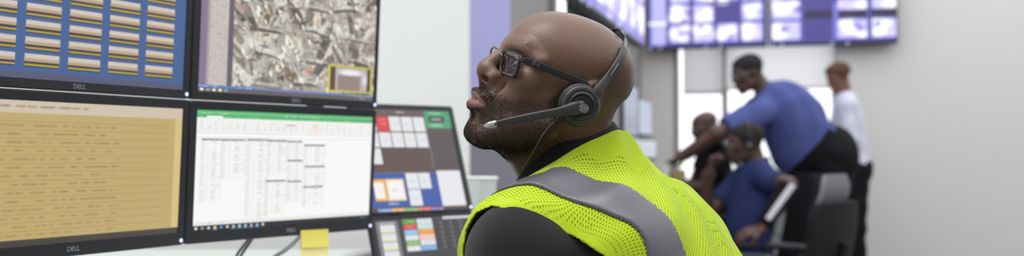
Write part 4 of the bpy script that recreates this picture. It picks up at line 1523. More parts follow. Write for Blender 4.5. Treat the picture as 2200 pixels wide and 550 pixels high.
sheet('sticky_note', (646, 705, 704, 643), (495, 492, 566, 572), M['note_pale'], 'pale lower sticky note hanging beneath the yellow one', .0012, curl=.004)
sheet('sticky_note', (647, 705.5, 704.5, 645), (495, 492, 529, 532), M['note'], 'upper yellow sticky note stuck on the spreadsheet monitor bezel', .0024, curl=.005)
M['cable_dark'] = mat('dark_cable', (60, 60, 64), .5); M['cable_grey'] = mat('grey_cable', (176, 178, 180), .45)
for (pts, m_, lab, r_) in (([(540, 505, 1.96), (528, 522, 1.98), (512, 543, 2.0), (500, 566, 2.0), (470, 600, 1.95)], M['cable_dark'], 'thin dark cable, the nearer to the picture cells of two under the monitors', .0028),
                           ([(548, 503, 1.97), (536, 522, 1.99), (522, 542, 2.0), (508, 566, 2.02), (480, 600, 2.0)], M['cable_dark'], 'thin dark cable beside its twin and nearer to the sticky notes', .0028),
                           ([(648, 503, 2.05), (634, 519, 2.05), (612, 538, 2.05), (585, 556, 2.03), (540, 600, 2.0)], M['cable_grey'], 'thick pale grey cable running down beside the sticky notes', .0046)):
    single('cable', G().tube(spline([P(*q) for q in pts], 8), r_, 10), m_, lab, 'cable', smooth=True)
# curved white cover standing on the desk
M['white_gloss'] = mat('glossy_white_plastic', (250, 250, 248), .2, coat=.5)
pts = [P(x, y, 2.30) for x, y in ((716, 556), (745, 544), (775, 535), (798, 531))]
root = thing('curved_cover', 'glossy white curved plastic piece on the desk right of the sticky notes', 'cover', A([*P(760, 540, 2.30)[:2], DES_Z]))
c_ = spline(pts, 6); g = G(); rows = []
for q in c_:
    rows.append([q + A([0, .05 * (k / 8), -.055 * math.sin(k / 8 * PI / 2) ** 2 + .008 * math.sin(k / 8 * PI)]) for k in range(-2, 9)])
rows = A(rows); g.grid(rows); g.grid((rows - A([0, 0, .004]))[:, ::-1])
obj('shell', g, M['white_gloss'], root, True)
b_ = P(760, 545, 2.36)
obj('support', G().tube([(b_[0], b_[1], DES_Z), (b_[0], b_[1], b_[2] - .03)], .008, 12), M['white_gloss'], root, True)
obj('base', G().lathe((b_[0], b_[1], DES_Z), (0, 0, 1), [(.001, 0), (.05, 0), (.048, .008), (.001, .012)], 28), M['white_gloss'], root, True)
# white box behind the panel
q = P(1036, 432, 2.62)
g = G(); ax = np.stack([unit([.9, .43, 0]), unit([-.43, .9, 0]), EZ])
hgt = P(1036, 382, 2.62)[2]
root = thing('document_tray', 'small white upright box on the console behind the vest shoulder', 'box', (q[0], q[1], DES_Z))
g = G(); w_, d_, t_ = .025, .04, .003
zc = (DES_Z + hgt) / 2; hz = (hgt - DES_Z) / 2
obj('shell', G().box((q[0], q[1], zc), ax, (w_, d_, hz), .003), M['desk'], root)
obj('lip', G().box((q[0], q[1], hgt), ax, (w_ + .003, d_ + .003, .004), .002), M['white_gloss'], root)
# grey office partition farther back
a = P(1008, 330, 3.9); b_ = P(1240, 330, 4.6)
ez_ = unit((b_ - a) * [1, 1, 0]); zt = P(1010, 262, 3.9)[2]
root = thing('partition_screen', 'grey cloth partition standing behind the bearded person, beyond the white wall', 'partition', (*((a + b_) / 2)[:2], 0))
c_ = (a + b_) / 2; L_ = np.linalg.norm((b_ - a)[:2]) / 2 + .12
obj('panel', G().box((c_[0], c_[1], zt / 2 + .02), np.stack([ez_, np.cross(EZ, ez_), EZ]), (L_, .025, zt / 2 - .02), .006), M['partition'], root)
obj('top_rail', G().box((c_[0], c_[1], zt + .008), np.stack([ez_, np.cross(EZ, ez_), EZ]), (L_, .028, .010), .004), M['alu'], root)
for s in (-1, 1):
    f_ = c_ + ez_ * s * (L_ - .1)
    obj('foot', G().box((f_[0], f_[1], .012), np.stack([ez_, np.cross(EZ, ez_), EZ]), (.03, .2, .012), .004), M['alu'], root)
# ------------------------------------------------------------------ people farther back
M['skin_dark'] = skin_mat('deep_brown_skin', (92, 66, 56))
M['skin_mid'] = skin_mat('warm_brown_skin', (132, 92, 74))
M['blue_shirt'] = mat('royal_blue_shirt', (86, 96, 154), .85, spec=.2, noise=.08, nscale=14, bump=.2, bscale=300)
M['navy_shirt'] = mat('navy_polo_fabric', (52, 62, 106), .9, spec=.2, noise=.1, nscale=14, bump=.2, bscale=300)
M['dark_cloth'] = mat('black_trouser_cloth', (27, 27, 31), .9, spec=.2, noise=.12, nscale=20, bump=.2, bscale=300)
M['white_shirt'] = mat('white_shirt_cloth', (216, 216, 232), .85, noise=.04, nscale=14)
M['curly_hair'] = mat('brown_curly_hair', (88, 64, 42), .8, noise=.4, nscale=60, bump=.8, bscale=80)
M['short_hair'] = mat('short_black_hair', (34, 30, 30), .8, noise=.3, nscale=200, bump=.5, bscale=300)
M['sleeve_stripe'] = mat('white_sleeve_stripe', (222, 222, 226), .7)
M['shoe'] = mat('black_shoe_leather', (28, 27, 28), .4)


def hand_caps(wr, d, palm, s=1.0, curl=.5, thumb=1, spread=.10):
    """capsules of a hand: wrist point, direction of the fingers, palm-facing normal"""
    d = unit(d); pn = unit(palm - d * np.dot(palm, d)); sd = np.cross(d, pn)
    out = []
    for k, (o, L_, r_) in enumerate(((.030, .074, .0088), (.011, .082, .0092), (-.009, .076, .0088), (-.028, .060, .0078))):
        kn = wr + (d * .088 + sd * o * thumb) * s
        out.append((wr + sd * o * .5 * thumb * s, kn, .014 * s, .0125 * s))
        a = curl * .7; p = kn; dirn = d * math.cos(a) + pn * math.sin(a) + sd * thumb * o * spread * 20 * (1 - curl)
        for q, f in enumerate((.46, .32, .22)):
            e = p + unit(dirn) * L_ * f * s
            out.append((p, e, r_ * s * (1 - .08 * q), r_ * s * (.94 - .1 * q))); p = e
            a += curl * 1.0; dirn = d * math.cos(a) + pn * math.sin(a) + sd * thumb * o * spread * 14 * (1 - curl)
    t0 = wr + (d * .022 + sd * .024 * thumb) * s; t1 = t0 + (d * .034 + sd * .026 * thumb + pn * .012) * s; t2 = t1 + (d * .030 + sd * .006 * thumb + pn * .016 * (1 + curl)) * s
    out += [(t0, t1, .013 * s, .0105 * s), (t1, t2, .0105 * s, .0085 * s)]
    return out


def figure(label, J, hf, ho, hs, skin, top, bottom=None, sleeve=(.55, .55), hands=(), hair='short', bulk=(1, 1), name='person', vox=.0075, arm_k=1, hem=-.06, thigh=.085):
    """J: world joints. hf/ho/hs head frame, origin, scale (1 = 1 mm units)"""
    allp = np.stack([A(v, float) for v in J.values()] + [ho + [0, 0, .16], ho - .16, ho + .16] + [w_ + .12 for w_, *_ in hands] + [w_ - .12 for w_, *_ in hands])
    lo_, hi_ = allp.min(0) - .16, allp.max(0) + .16
    up_ax = unit(J['neck'] - J['hip']); lat = unit(J['lsh'] - J['rsh']); fr = unit(np.cross(lat, up_ax))
    TRm = np.stack([fr, unit(np.cross(up_ax, fr)), up_ax])

    def hd(p, detail=True):
        q = ((p - ho.astype(np.float32)) @ hf.T.astype(np.float32)) * (1000 / hs)
        return q, head_sdf(q, detail=detail) / 1000 * hs

    hc = [hand_caps(*h) for h in hands]

    def trunk(p, o=0):
        mid = J['neck'] * .45 + J['hip'] * .55
        d = s_ell(p, J['neck'] * .62 + J['hip'] * .38 + fr * .005, (.118 * bulk[0] + o, .165 * bulk[1] + o, .25 + o), TRm)
        d = smin(d, s_ell(p, J['neck'] * .28 + J['hip'] * .72 + fr * (.02 + .11 * (bulk[0] - 1)), (.118 * bulk[0] + o, .155 * bulk[1] + o, .20 + o), TRm), .08)
        d = smin(d, s_ell(p, J['hip'], (.125 * (1 + (bulk[0] - 1) * .5) + o, .168 + o, .15 + o), TRm), .06)
        for s_ in ('l', 'r'):
            d = smin(d, s_cap(p, J['neck'] - up_ax * .035, J[s_ + 'sh'], .052 + o, .062 + o), .05)
        return d

    def arm(p, s_, o=0, part=None):
        d = 9.
        if part in (None, 'u'): d = s_cap(p, J[s_ + 'sh'], J[s_ + 'el'], .056 + o, .043 + o)
        if part in (None, 'f'):
            f_ = s_cap(p, J[s_ + 'el'], J[s_ + 'wr'], .043 + o, .029 + o)
            d = f_ if part == 'f' else smin(d, f_, .02)
        return d

    def leg(p, s_, o=0):
        a = J['hip'] + TRm[1] * (.085 if s_ == 'l' else -.085) - up_ax * .04
        d = smin(s_cap(p, a, J[s_ + 'kn'], thigh + o, .066 + o), s_cap(p, J[s_ + 'kn'], J[s_ + 'an'], .060 + o, .046 + o), .03)
        return d

    legs = 'lkn' in J

    def body(p):
        p = p.astype(np.float32)
        _, d = hd(p)
        d = smin(d, s_cap(p, ho + hf.T @ A([-.026, 0, -.01]) * hs, J['neck'] - up_ax * .03, .052 * hs, .060), .02)
        d = smin(d, trunk(p, -.018), .03)
        for s_ in ('l', 'r'):
            d = smin(d, arm(p, s_), .025)
        for h in hc:
            hd_ = None
            for c in h:
                v = s_cap(p, *c); hd_ = v if hd_ is None else smin(hd_, v, .007)
            d = smin(d, hd_, .012)
        if legs:
            for s_ in ('l', 'r'): d = smin(d, leg(p, s_, -.015), .03)
        return d

    base = A([J['hip'][0], J['hip'][1], max(0, allp[:, 2].min() - .05)])
    root = thing(name, label, 'person', base)
    V_, F_ = polygonize(body, lo_, hi_, vox); V_, F_ = largest(V_, F_)
    bo = mesh_obj('body', V_, F_, skin, root, True)
    q = ((V_ - ho) @ hf.T) * (1000 / hs)
    x_, y_, z_ = q[:, 0], np.abs(q[:, 1]), q[:, 2]
    attr(bo, 'lips', (np.hypot((z_ + 57) / 11, y_ / 26) < 1) * (x_ > 76) * .7)
    attr(bo, 'stubble', np.zeros(len(V_)))
    for s_ in (1, -1):
        c = ho + hf.T @ A([.0755, s_ * .033, .012]) * hs
        dr = unit(hf.T @ unit([1, 0, 0]))
        e = obj('eyeball', G().lathe(c, dr, [(.0128 * hs * math.sin(a), -.0128 * hs * math.cos(a)) for a in np.linspace(.02, PI - .02, 12)], 14), M['eye_white'], root, True)
        obj('iris', G().lathe(c, dr, [(.0131 * hs * math.sin(a), -.0131 * hs * math.cos(a)) for a in np.linspace(PI - .5, PI - .02, 5)], 14), M['iris'], e, True)

    def hairf(p):
        q_, d = hd(p.astype(np.float32), False)
        x1, y1, z1 = q_[:, 0], np.abs(q_[:, 1]), q_[:, 2]
        if hair == 'curly':
            d = d - .020 - .004 * np.sin(q_[:, 0] * .28) * np.sin(q_[:, 1] * .3 + 1) * np.sin(q_[:, 2] * .26 + 2)
            lim = np.maximum(20 + np.clip(x1 + 30, 0, 200) * .62 - z1, x1 - 92)
        else:
            d = d - .006
            lim = np.maximum(np.where(x1 < -25, -28, -28 + (x1 + 25) * .95) - z1, x1 - 88)
            ear_hole = np.hypot((x1 + 12) / 20, (z1 - 6) / 30) - 1
            lim = np.maximum(lim, np.where(y1 > 60, -ear_hole * 20, -99))
        return smax(d, lim / 1000, .006)
    if hair:
        V_, F_ = polygonize(hairf, ho - .2, ho + .2, .0055); V_, F_ = largest(V_, F_)
        mesh_obj('hair', V_, F_, M['curly_hair'] if hair == 'curly' else M['short_hair'], root, True)

    def topf(p):
        p = p.astype(np.float32)
        w = (p - J['hip'].astype(np.float32)) @ up_ax.astype(np.float32)
        fold = .006 * np.sin(38 * (p @ (up_ax * .6 + fr * .8).astype(np.float32)) + 5 * np.sin(9 * (p @ lat.astype(np.float32)))) + .004 * np.sin(70 * (p @ (lat * .7 - up_ax * .5).astype(np.float32)))
        d = trunk(p, .006) + fold * .7
        for k, s_ in enumerate(('l', 'r')):
            e = J[s_ + 'el'] - J[s_ + 'sh']; L_ = np.linalg.norm(e); e = e / L_
            t_ = (p - J[s_ + 'sh'].astype(np.float32)) @ e.astype(np.float32)
            if sleeve[k] <= 1:
                a = np.maximum(s_cap(p, J[s_ + 'sh'], J[s_ + 'el'], .066 * arm_k, .060 * arm_k) + fold * .6, t_ - L_ * sleeve[k])
            else: a = arm(p, s_, .011) + fold * .5
            d = smin(d, a, .03)
        d = smax(d, -(s_cap(p, J['neck'] - up_ax * .02, J['neck'] + up_ax * .2 + unit(ho - J['neck']) * .1, .058, .075)), .008)
        col = s_cap(p, J['neck'] - up_ax * .045, J['neck'] + unit(ho - J['neck']) * .018, .078, .070)
        ring = np.maximum(np.abs(col) - .006, np.abs((p - J['neck'].astype(np.float32)) @ unit(ho - J['neck']).astype(np.float32) - .0) - .022)
        d = smin(d, ring, .008)
        return np.maximum(d, hem - w)
    V_, F_ = polygonize(topf, lo_, hi_, vox); V_, F_ = largest(V_, F_)
    mesh_obj('shirt', V_, F_, top, root, True)
    if bottom:
        def botf(p):
            p = p.astype(np.float32)
            w = (p - J['hip'].astype(np.float32)) @ up_ax.astype(np.float32)
            d = np.maximum(trunk(p, .010), w - .10 - hem)
            if legs:
                for s_ in ('l', 'r'): d = smin(d, leg(p, s_, .010) + .003 * np.sin(p[:, 2] * 40 + p[:, 0] * 25), .035)
                d = np.maximum(d, (min(J['lan'][2], J['ran'][2]) - .02) - p[:, 2])
            else:
                d = np.maximum(d, -.2 - w)
            return d
        V_, F_ = polygonize(botf, lo_, hi_, .009); V_, F_ = largest(V_, F_)
        mesh_obj('trousers', V_, F_, bottom, root, True)
        if legs:
            for s_ in ('l', 'r'):
                an_ = J[s_ + 'an']; fd = unit(A([fr[0], fr[1], 0]) if abs(fr[2]) < .9 else A([-1, 0, 0]))
                sdv = np.cross(EZ, fd)
                g = G(); sole = [(.0, -.035), (.09, -.042), (.17, -.046), (.205, -.025), (.21, .0), (.205, .025), (.17, .046), (.09, .042), (0, .035), (-.045, .028), (-.055, 0), (-.045, -.028)]
                rows = []
                for hgt_, sc_, sh_ in ((.0, 1, 0), (.025, 1.02, 0), (.055, .86, -.012), (.085, .5, -.02), (.10, .42, -.015)):
                    rows.append([A([an_[0], an_[1], max(0, an_[2] - .085) + hgt_]) + fd * (x * sc_ + sh_) + sdv * y * sc_ for x, y in sole + sole[:1]])
                g.grid(rows); g.add([q for q in rows[0][:-1]], [tuple(range(12))]); g.add([q for q in rows[-1][:-1]], [tuple(range(12))[::-1]])
                obj('shoe', g, M['shoe'], root, True)
    return root


X_ = A([1.0, 0, 0]); Y_ = A([0, 1.0, 0])
# the person in the blue shirt, bending over the desk
D = 6.2
J = dict(neck=P(1642, 200, D), hip=P(1772, 296, D + .02), lsh=P(1634, 244, D - .18), rsh=P(1622, 240, D + .17))
J['lel'] = P(1538, 287, D - .26); J['lwr'] = P(1462, 336, D - .22)
J['rel'] = P(1550, 288, D + .32); J['rwr'] = P(1474, 336, D + .25)
J.update(lkn=A([J['hip'][0] - .06, D - .14, .48]), rkn=A([J['hip'][0] + .06, D + .14, .48]), lan=A([J['hip'][0] + .04, D - .15, .09]), ran=A([J['hip'][0] + .18, D + .15, .09]))
J['hip'] = P(1782, 326, D)
figure('person in a royal blue shirt and black trousers bending over the desk', J, head_frame(8, -16, 4), P(1609, 160, D - .01), 1.03, M['skin_dark'], M['blue_shirt'], M['dark_cloth'], (.78, .78),
       [(J['lwr'], J['lwr'] - J['lel'] + A([0, 0, .03]), A([0, 0, -1.]), 1, .35, -1), (J['rwr'], J['rwr'] - J['rel'] + A([0, 0, .05]), A([0, 0, -1.]), 1, .35, 1)], bulk=(1.66, 1.12), arm_k=1.3, hem=.03, thigh=.125)
# the seated person in the navy polo, chin on hand
D = 5.5
J = dict(neck=P(1628, 356, D), hip=P(1606, 562, D + .02), lsh=P(1648, 385, D - .17), rsh=P(1600, 380, D + .17))
J['lel'] = P(1690, 396, D - .36); J['lel'] = P(1694, 398, D - .30); J['lwr'] = P(1637, 490, D - .36)
J['rel'] = P(1512, 468, D + .12); J['rwr'] = P(1523, 374, D + .05)
J.update(lkn=P(1500, 585, D - .12), rkn=P(1490, 580, D + .14))
J['lkn'][2] = .56; J['rkn'][2] = .56; J['lan'] = J['lkn'] + A([.05, 0, -.47]); J['ran'] = J['rkn'] + A([.06, 0, -.47])
nav = figure('seated person in navy polo resting the chin on one fist', J, head_frame(-4, -4, 3), P(1604, 312, D - .0), 1.0, M['skin_dark'], M['navy_shirt'], M['dark_cloth'], (.62, .62),
             [(J['lwr'], P(1568, 512, D - .36) - J['lwr'], A([.1, .5, -1.]), 1, .35, 1), (J['rwr'], A([.12, -.02, .5]), A([.9, -.3, .0]), 1.05, 1.25, 1)])
# long black sleeve with a white stripe on the left arm
def arm_shell(name, a, b, ra, rb, m_, parent, t0, t1, n=20, bow=0):
    ts = np.linspace(t0, t1, 14)
    return obj(name, G().tube([a + (b - a) * t for t in ts], [ra + (rb - ra) * t for t in ts], n), m_, parent, True)


le, lw, ls = J['lel'], J['lwr'], J['lsh']
sl = arm_shell('arm_sleeve', le, lw, .055, .040, M['dark_cloth'], nav, .02, .90)
tow = unit(CAM - (le + lw) / 2); axf = unit(lw - le); tow = unit(tow - axf * np.dot(tow, axf)); sdv = np.cross(axf, tow)
rows = []
for t in np.linspace(.0, .84, 16):
    r_ = .057 + (.042 - .057) * t; c = le + (lw - le) * t
    off = .45 * (1 - t / .84) ** 3 * 0 - .35 + .35 * t
    rows.append([c + r_ * (math.cos(off + k) * tow + math.sin(off + k) * sdv) for k in np.linspace(-.32, .32, 6)])
obj('white_stripe', G().grid(rows), M['sleeve_stripe'], sl, True)
obj('wrist_band', G().tube([le + (lw - le) * t for t in (.86, .90, .96)], [.038, .039, .036], 20), M['dark_cloth'], nav, angle=50)


def small_headset(ho, hf, hs, label):
    def q(x, y, z): return ho + hf.T @ A([x, y, z]) / 1000 * hs
    root = thing('headset', label, 'headset', q(0, 90, 0), None)
    nn = unit(hf.T @ A([0, 1., 0]))
    obj('ear_cushion', G().lathe(q(0, 80, 4), nn, turned([(8, -4), (26, -2), (28, 4), (26, 9), (8, 9)]), 24), M['foam'], root, angle=60)
    obj('ear_cup', G().lathe(q(0, 88, 4), nn, turned([(4, 0), (20, 2), (19, 8), (4, 10)]), 24), M['headset'], root, angle=50)
    obj('badge', G().lathe(q(0, 97.5, 4), nn, turned([(1, 0), (8, 0), (7, 2), (1, 2)]), 16), M['silver'], root, angle=50)
    obj('head_band', G().tube([q(-8, 86 * math.sin(a), 22 + 112 * math.cos(a)) for a in np.linspace(1.5, -1.4, 26)], .006, 8, flat=(.4, 1), up=hf.T @ A([0, 0, 1.])), M['headset_dark'], root, True)
    obj('boom_arm', G().tube(spline([q(4, 94, 0), q(40, 88, -24), q(76, 66, -46), q(96, 40, -52)], 5), .004, 8), M['headset'], root, True)


small_headset(P(1604, 312, 5.5), head_frame(-4, -4, 3), 1.0, 'headset worn by the seated person in navy polo')
# spectacles on the one who bends, and on the one behind his arm
def small_glasses(ho, hf, hs, label):
    def q(x, y, z): return ho + hf.T @ A([x, y, z]) / 1000 * hs
    root = thing('eyeglasses', label, 'glasses', q(100, 0, 0))
    for s in (1, -1):
        ol = [(98 - .0016 * (s * 34 + a) ** 2, s * 34 + a, 9 + b) for a, b in rrect(48, 30, 10, 4)]
        obj('rim', G().tube([q(*o) for o in ol + ol[:1]], .0018, 8), M['steel'], root, True)
        obj('lens', G().add([q(*o) for o in ol], [tuple(range(len(ol)))]), M['lens'], root)
        obj('temple', G().tube([q(92, s * 59, 14), q(60, s * 73, 20), q(4, s * 79, 26), q(-20, s * 77, 8)], .0018, 8), M['steel'], root, True)
    obj('bridge', G().tube([q(98, 10, 14), q(101, 0, 16), q(98, -10, 14)], .0018, 8), M['steel'], root, True)


small_glasses(P(1609, 160, 6.19), head_frame(8, -16, 4), 1.03, 'thin glasses worn by the bending person in the blue shirt')
# a third operator, behind the outstretched arm
D = 6.75
J = dict(neck=P(1532, 306, D), hip=P(1545, 480, D), lsh=P(1538, 330, D - .17), rsh=P(1520, 328, D + .17))
J['lel'] = P(1512, 405, D - .26); J['lwr'] = P(1446, 398, D - .2); J['rel'] = P(1490, 400, D + .24); J['rwr'] = P(1440, 385, D + .1)
J.update(lkn=P(1440, 480, D - .1), rkn=P(1440, 480, D + .12)); J['lkn'][2] = .58; J['rkn'][2] = .58
J['lan'] = A([J['lkn'][0] + .02, J['lkn'][1], .09]); J['ran'] = A([J['rkn'][0] + .02, J['rkn'][1], .09])
figure('seated person in dark clothes, mostly hidden behind the outstretched arm', J, head_frame(6, -14, 0), P(1517, 277, D), .98, M['skin_dark'], M['dark_cloth'], M['dark_cloth'], (.5, .5),
       [(J['lwr'], J['lwr'] - J['lel'], A([0, 0, -1.]), 1, .4, -1), (J['rwr'], J['rwr'] - J['rel'], A([0, 0, -1.]), 1, .4, 1)], hair=None)
small_glasses(P(1517, 277, 6.75), head_frame(6, -14, 0), .98, 'thin glasses on the hidden seated person behind the outstretched arm')
# the person with curly hair by the window
D = 7.5
J = dict(neck=P(1816, 208, D), hip=P(1836, 360, D), lsh=P(1822, 226, D - .15), rsh=P(1812, 226, D + .15))
J['lel'] = P(1826, 300, D - .22); J['lwr'] = P(1775, 325, D - .12); J['rel'] = P(1812, 300, D + .22); J['rwr'] = P(1765, 322, D + .1)
J.update(lkn=A([J['hip'][0] - .03, D - .1, .5]), rkn=A([J['hip'][0] - .03, D + .1, .5]), lan=A([J['hip'][0], D - .1, .09]), ran=A([J['hip'][0], D + .1, .09]))
figure('standing person with short curly brown hair and a white shirt by the window', J, head_frame(14, -22, 0), P(1803, 170, D), .92, M['skin_mid'], M['white_shirt'], M['dark_cloth'], (2, 2),
       [(J['lwr'], J['lwr'] - J['lel'], A([0, 0, -1.]), .9, .4, -1), (J['rwr'], J['rwr'] - J['rel'], A([0, 0, -1.]), .9, .4, 1)], hair='curly')

# ------------------------------------------------------------------ furniture farther back
M['mesh_grey'] = mat('grey_chair_mesh', (122, 122, 128), .8, noise=.12, nscale=400, bump=.5, bscale=500)
M['chair_black'] = mat('black_chair_fabric', (30, 30, 33), .8, spec=.3, noise=.15, nscale=200, bump=.3, bscale=400)


def chair(name, label, loc, face, mesh_top=True, seat_h=.47, back_h=.43):
    """face: angle of the direction the sitter looks"""
    f = A([math.cos(face), math.sin(face), 0]); l = A([-f[1], f[0], 0]); B = np.stack([f, l, EZ])
    o = A([loc[0], loc[1], 0])
    root = thing(name, label, 'chair', o, 'office chairs')
    def c(x, y, z): return o + f * x + l * y + EZ * z
    for k in range(5):
        a = 2 * PI * k / 5 + .3
        e = (math.cos(a) * .29, math.sin(a) * .29)
        lg = obj('leg', G().tube([c(0, 0, .12), c(e[0], e[1], .075)], [.026, .016], 10), M['chair_black'], root, angle=50)
        obj('castor', G().lathe(c(e[0], e[1], .03) - A([-e[1], e[0], 0]) / .29 * .018, B.T @ A([-e[1], e[0], 0]), [(.001, 0), (.028, .002), (.03, .008), (.03, .028), (.028, .034), (.001, .036)], 18), M['black_plastic'], lg, angle=40)
    obj('gas_lift', G().tube([c(0, 0, .11), c(0, 0, seat_h - .06)], [.026, .022], 14), M['black_plastic'], root, angle=50)
    g = G(); rows = []
    pl = rrect(.48, .49, .10, 6)
    for z_, sc in ((-.045, .86), (-.04, .95), (-.01, 1), (.015, .98), (.03, .90), (.034, .5), (.028, .02)):
        rows.append([c(.03 + x * sc, y * sc, seat_h + z_) for x, y in pl + pl[:1]])
    g.grid(rows); g.add(rows[0][:-1], [tuple(range(len(pl)))])
    obj('seat', g, M['chair_black'], root, True)
    def back_panel(nm, m_, z0, z1, w0_, w1_, th, dx=0, lean=.20, round_=.06):
        rows_o, rows_i = [], []
        nz, ny = 12, 14
        for s_, R_ in ((0, rows_o), (th, rows_i)):
            for i in range(nz + 1):
                t = i / nz; z_ = z0 + (z1 - z0) * t; w = (w0_ + (w1_ - w0_) * t) / 2
                e_ = min(t, 1 - t) * (z1 - z0)
                w -= round_ * .5 * max(0, 1 - e_ / round_) ** 2
                R_.append([c(-.235 - lean * (z_ - seat_h) + dx + s_ + .35 * y * y - .02 * math.sin(PI * t), y, z_) for y in np.linspace(-w, w, ny + 1)])
        g = G(); g.grid(rows_o); g.grid([r[::-1] for r in rows_i])
        # rims
        g.grid([[q[0] for q in rows_o], [q[0] for q in rows_i]]); g.grid([[q[-1] for q in rows_i], [q[-1] for q in rows_o]])
        g.grid([rows_i[0], rows_o[0]]); g.grid([rows_o[-1], rows_i[-1]])
        return obj(nm, g, m_, root, True)
    back_panel('backrest', M['chair_black'], seat_h - .02, seat_h + back_h, .46, .50, .04)
    if mesh_top:
        back_panel('headrest', M['mesh_grey'], seat_h + .40, seat_h + .55, .34, .28, .022, dx=.05)
    obj('back_bar', G().tube(spline([c(-.02, 0, seat_h - .05), c(-.22, 0, seat_h - .04), c(-.275, 0, seat_h + .06), c(-.325, 0, seat_h + .26)], 5), .018, 10), M['black_plastic'], root, angle=50)
    for s in (-1, 1):
        am = obj('armrest', G().box(c(.02, s * .28, seat_h + .2), B, (.125, .04, .014), .01), M['black_plastic'], root)
        obj('arm_post', G().tube(spline([c(0, s * .2, seat_h - .035), c(0, s * .28, seat_h - .02), c(0, s * .285, seat_h + .08), c(0, s * .28, seat_h + .188)], 5), .014, 10), M['black_plastic'], am, angle=50)
    return root


q = P(1800, 440, 4.25)
chair('office_chair', 'empty black office chair with a grey mesh headrest, beside the seated navy polo person', (q[0] - .25, q[1] + .12), math.radians(142), True, .425)
q = J  # noqa
hp_ = nav.location
chair('office_chair', 'office chair under the seated person in navy polo', (hp_[0] + .02, hp_[1]), math.radians(180), False, .37, .58)
D = 6.75
q = P(1545, 480, D)
chair('office_chair', 'office chair under the seated person in dark clothes', (q[0], q[1]), math.radians(180), False, .44)

# bench desk at the back with its screens and papers
dz = .90
root = thing('bench_desk', 'white bench desk along the slanting wall at the back', 'desk', (.95, 6.4, 0))
g = G(); ctr = P(1438, 340, 6.3)
bx0, bx1, by0, by1 = .60, 1.17, 5.3, 7.6
obj('desk_top', G().prism([(.27, 5.2), (.74, 5.2), (1.16, 6.9), (1.16, 7.4), (.88, 7.4)], (0, 0, dz - .03), (1, 0, 0), (0, 1, 0), (0, 0, 1), .03), M['desk'], root)
for x_, y_ in ((.36, 5.3), (.70, 5.3), (1.10, 7.0), (1.0, 7.34)):
    obj('leg', G().box((x_, y_, (dz - .03) / 2), np.eye(3), (.025, .025, (dz - .03) / 2), .004), M['grey_plastic'], root)


def far_screen(label, px0, px1, py0, py1, Y, Y2, tone):
    a = P(px0, py0, Y); b = P(px1, py0, Y2); ex = unit((b - a) * [1, 1, 0]); w = float(np.linalg.norm((b - a)[:2])); h = a[2] - P(px0, py1, Y)[2]
    n = unit(np.cross(ex, EZ)); ctr_ = A([*((a + b) / 2)[:2], a[2] - h / 2])
    root = thing('computer_monitor', label, 'monitor', (ctr_[0], ctr_[1], dz), 'monitors on the bench desk')
    B = np.stack([ex, n, EZ])
    obj('housing', G().box(ctr_ - n * .014, B, (w / 2, .012, h / 2), .004), M['bezel'], root)
    cv = Canvas(60, 40, tone); 
    for k in range(5): cv.rect(.1, .12 + k * .16, .9, .2 + k * .16, A(tone) * .92)
    display('screen', cv, ctr_ - ex * (w / 2 - .012) + EZ * (h / 2 - .012) - n * .0012, ex, -EZ, w - .024, h - .03, M['screen'], root)
    p_ = ctr_ - n * .045
    obj('stand', G().tube([p_, A([p_[0], p_[1], dz + .01])], .016, 10), M['bezel'], root, angle=50)
    obj('stand_base', G().lathe((p_[0], p_[1], dz), EZ, [(.001, 0), (.085, 0), (.08, .008), (.001, .012)], 24), M['bezel'], root, angle=40)
    obj('stand_arm', G().box((p_ + ctr_) / 2 - n * .006, B, (.03, .02, .03), .004), M['bezel'], root)


far_screen('tall dark edged monitor at the back, nearest the bald head', 1340, 1371, 176, 296, 5.55, 5.95, (150, 156, 176))
far_screen('back monitor with blue grey picture standing before the pale wall', 1372, 1400, 209, 292, 6.35, 6.75, (152, 164, 186))
far_screen('low pale back monitor just above the vest collar', 1334, 1376, 291, 332, 5.6, 5.95, (196, 202, 214))
far_screen('low pale back monitor right of the collar, half hidden by the vest', 1374, 1410, 297, 345, 6.15, 6.5, (206, 212, 222))
M['tan_paper'] = mat('tan_paper_bag', (176, 150, 106), .8, noise=.15, nscale=30)
M['paper'] = mat('white_paper', (232, 232, 230), .8)
M['screen_grey'] = mat('grey_cloth', (120, 122, 128), .9)
def crumple(name, label, px, py, Y, sx, sy, sz, m_, cat, seed):
    rr = np.random.default_rng(seed); c = P(px, py, Y); z0 = dz
    top_ = c[2] + sz; rows = []
    pl = rrect(sx, sy, min(sx, sy) * .2, 3)
    for i in range(7):
        t = i / 6; s_ = 1 - .12 * t
        rows.append([A([c[0] + x * s_ + rr.normal(0, .003), c[1] + y * s_ + rr.normal(0, .003), z0 + (top_ - z0) * t + rr.normal(0, .004) * (t > 0)]) for x, y in pl])
    rows = [r + r[:1] for r in rows]
    g = G().grid(rows); g.add(rows[0][:-1], [tuple(range(len(pl)))]); g.add(rows[-1][:-1], [tuple(range(len(pl)))[::-1]])
    return single(name, g, m_, label, cat, smooth=True)


crumple('paper_bag', 'tan paper bag on the bench desk below the outstretched arm', 1455, 372, 6.0, .10, .08, .02, M['tan_paper'], 'bag', 1)
g = G(); c = P(1428, 362, 5.95); 
root = thing('paper_cup', 'white paper cup on the bench desk by the outstretched hand', 'cup', (c[0], c[1], dz))
obj('cup', G().lathe((c[0], c[1], dz), EZ, [(.001, 0), (.026, 0), (.036, .095), (.034, .095), (.025, .006), (.001, .005)], 24), M['paper'], root, angle=40)
obj('rim', G().lathe((c[0], c[1], dz + .092), EZ, [(.034, 0), (.0375, 0), (.0375, .006), (.034, .006)], 24), M['paper'], root, angle=40)
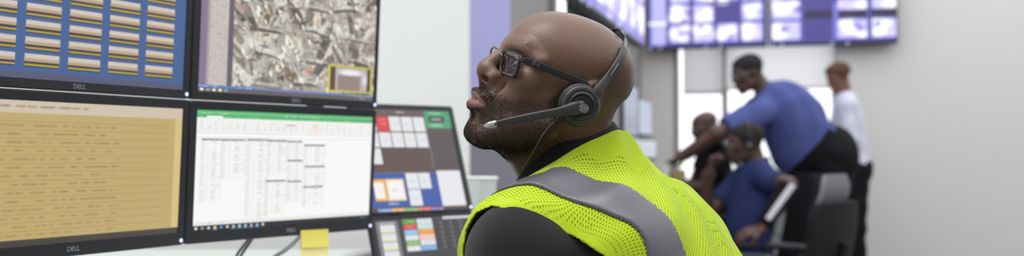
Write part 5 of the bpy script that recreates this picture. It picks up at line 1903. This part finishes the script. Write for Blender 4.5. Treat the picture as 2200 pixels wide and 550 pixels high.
# pale grey cabinet between the seated person and the empty chair
q0 = P(1650, 436, 6.9)
root = thing('filing_cabinet', 'pale grey cabinet behind the black arm sleeve', 'cabinet', (q0[0] + .1, q0[1] + .2, 0))
hz = P(1690, 432, 6.9)[2]
M['cab'] = mat('light_grey_steel', (186, 186, 188), .5)
obj('body', G().box((q0[0] + .1, q0[1] + .22, hz / 2), np.eye(3), (.16, .22, hz / 2), .006), M['cab'], root)
for k in range(3):
    z_ = hz * (k + .5) / 3
    dr_ = obj('drawer', G().box((q0[0] + .1, q0[1] - .006, z_), np.eye(3), (.15, .010, hz / 6 - .008), .004), M['cab'], root)
    obj('handle', G().box((q0[0] + .1, q0[1] - .022, z_ + hz / 12), np.eye(3), (.045, .008, .006), .003), M['grey_plastic'], dr_)
# ------------------------------------------------------------------ light and camera
w = bpy.data.worlds.new('daylight'); scene.world = w; w.use_nodes = True
bg = w.node_tree.nodes['Background']; bg.inputs[0].default_value = (.96, .98, 1, 1); bg.inputs[1].default_value = 1.85


def area(name, loc, rot, sx, sy, power, color=(1, 1, 1)):
    l = bpy.data.lights.new(name, 'AREA'); l.shape = 'RECTANGLE'; l.size = sx; l.size_y = sy; l.energy = power; l.color = color
    o = bpy.data.objects.new(name, l); COL.objects.link(o); o.location = loc; o.rotation_euler = rot
    return o


area('added_key_light', (-.6, .9, 3.05), (0, 0, 0), 1.3, .7, 26, (1, .97, .93))  # key light added overhead to brighten the face; no fixture hangs there

cam = bpy.data.cameras.new('camera'); co = bpy.data.objects.new('camera', cam); COL.objects.link(co)
co.location = CAM; co.rotation_euler = (PI / 2 + PIT, 0, 0)
cam.sensor_width = 36; cam.lens = F_PX / 2200 * 36; cam.clip_start = .05; cam.clip_end = 100
cam.dof.use_dof = True; cam.dof.focus_distance = 1.305; cam.dof.aperture_fstop = 3.1
scene.camera = co
vs = scene.view_settings
scene.display_settings.display_device = 'sRGB'
vs.view_transform = 'Standard'; vs.look = 'None'; vs.exposure = 0; vs.gamma = 1; vs.use_curve_mapping = False
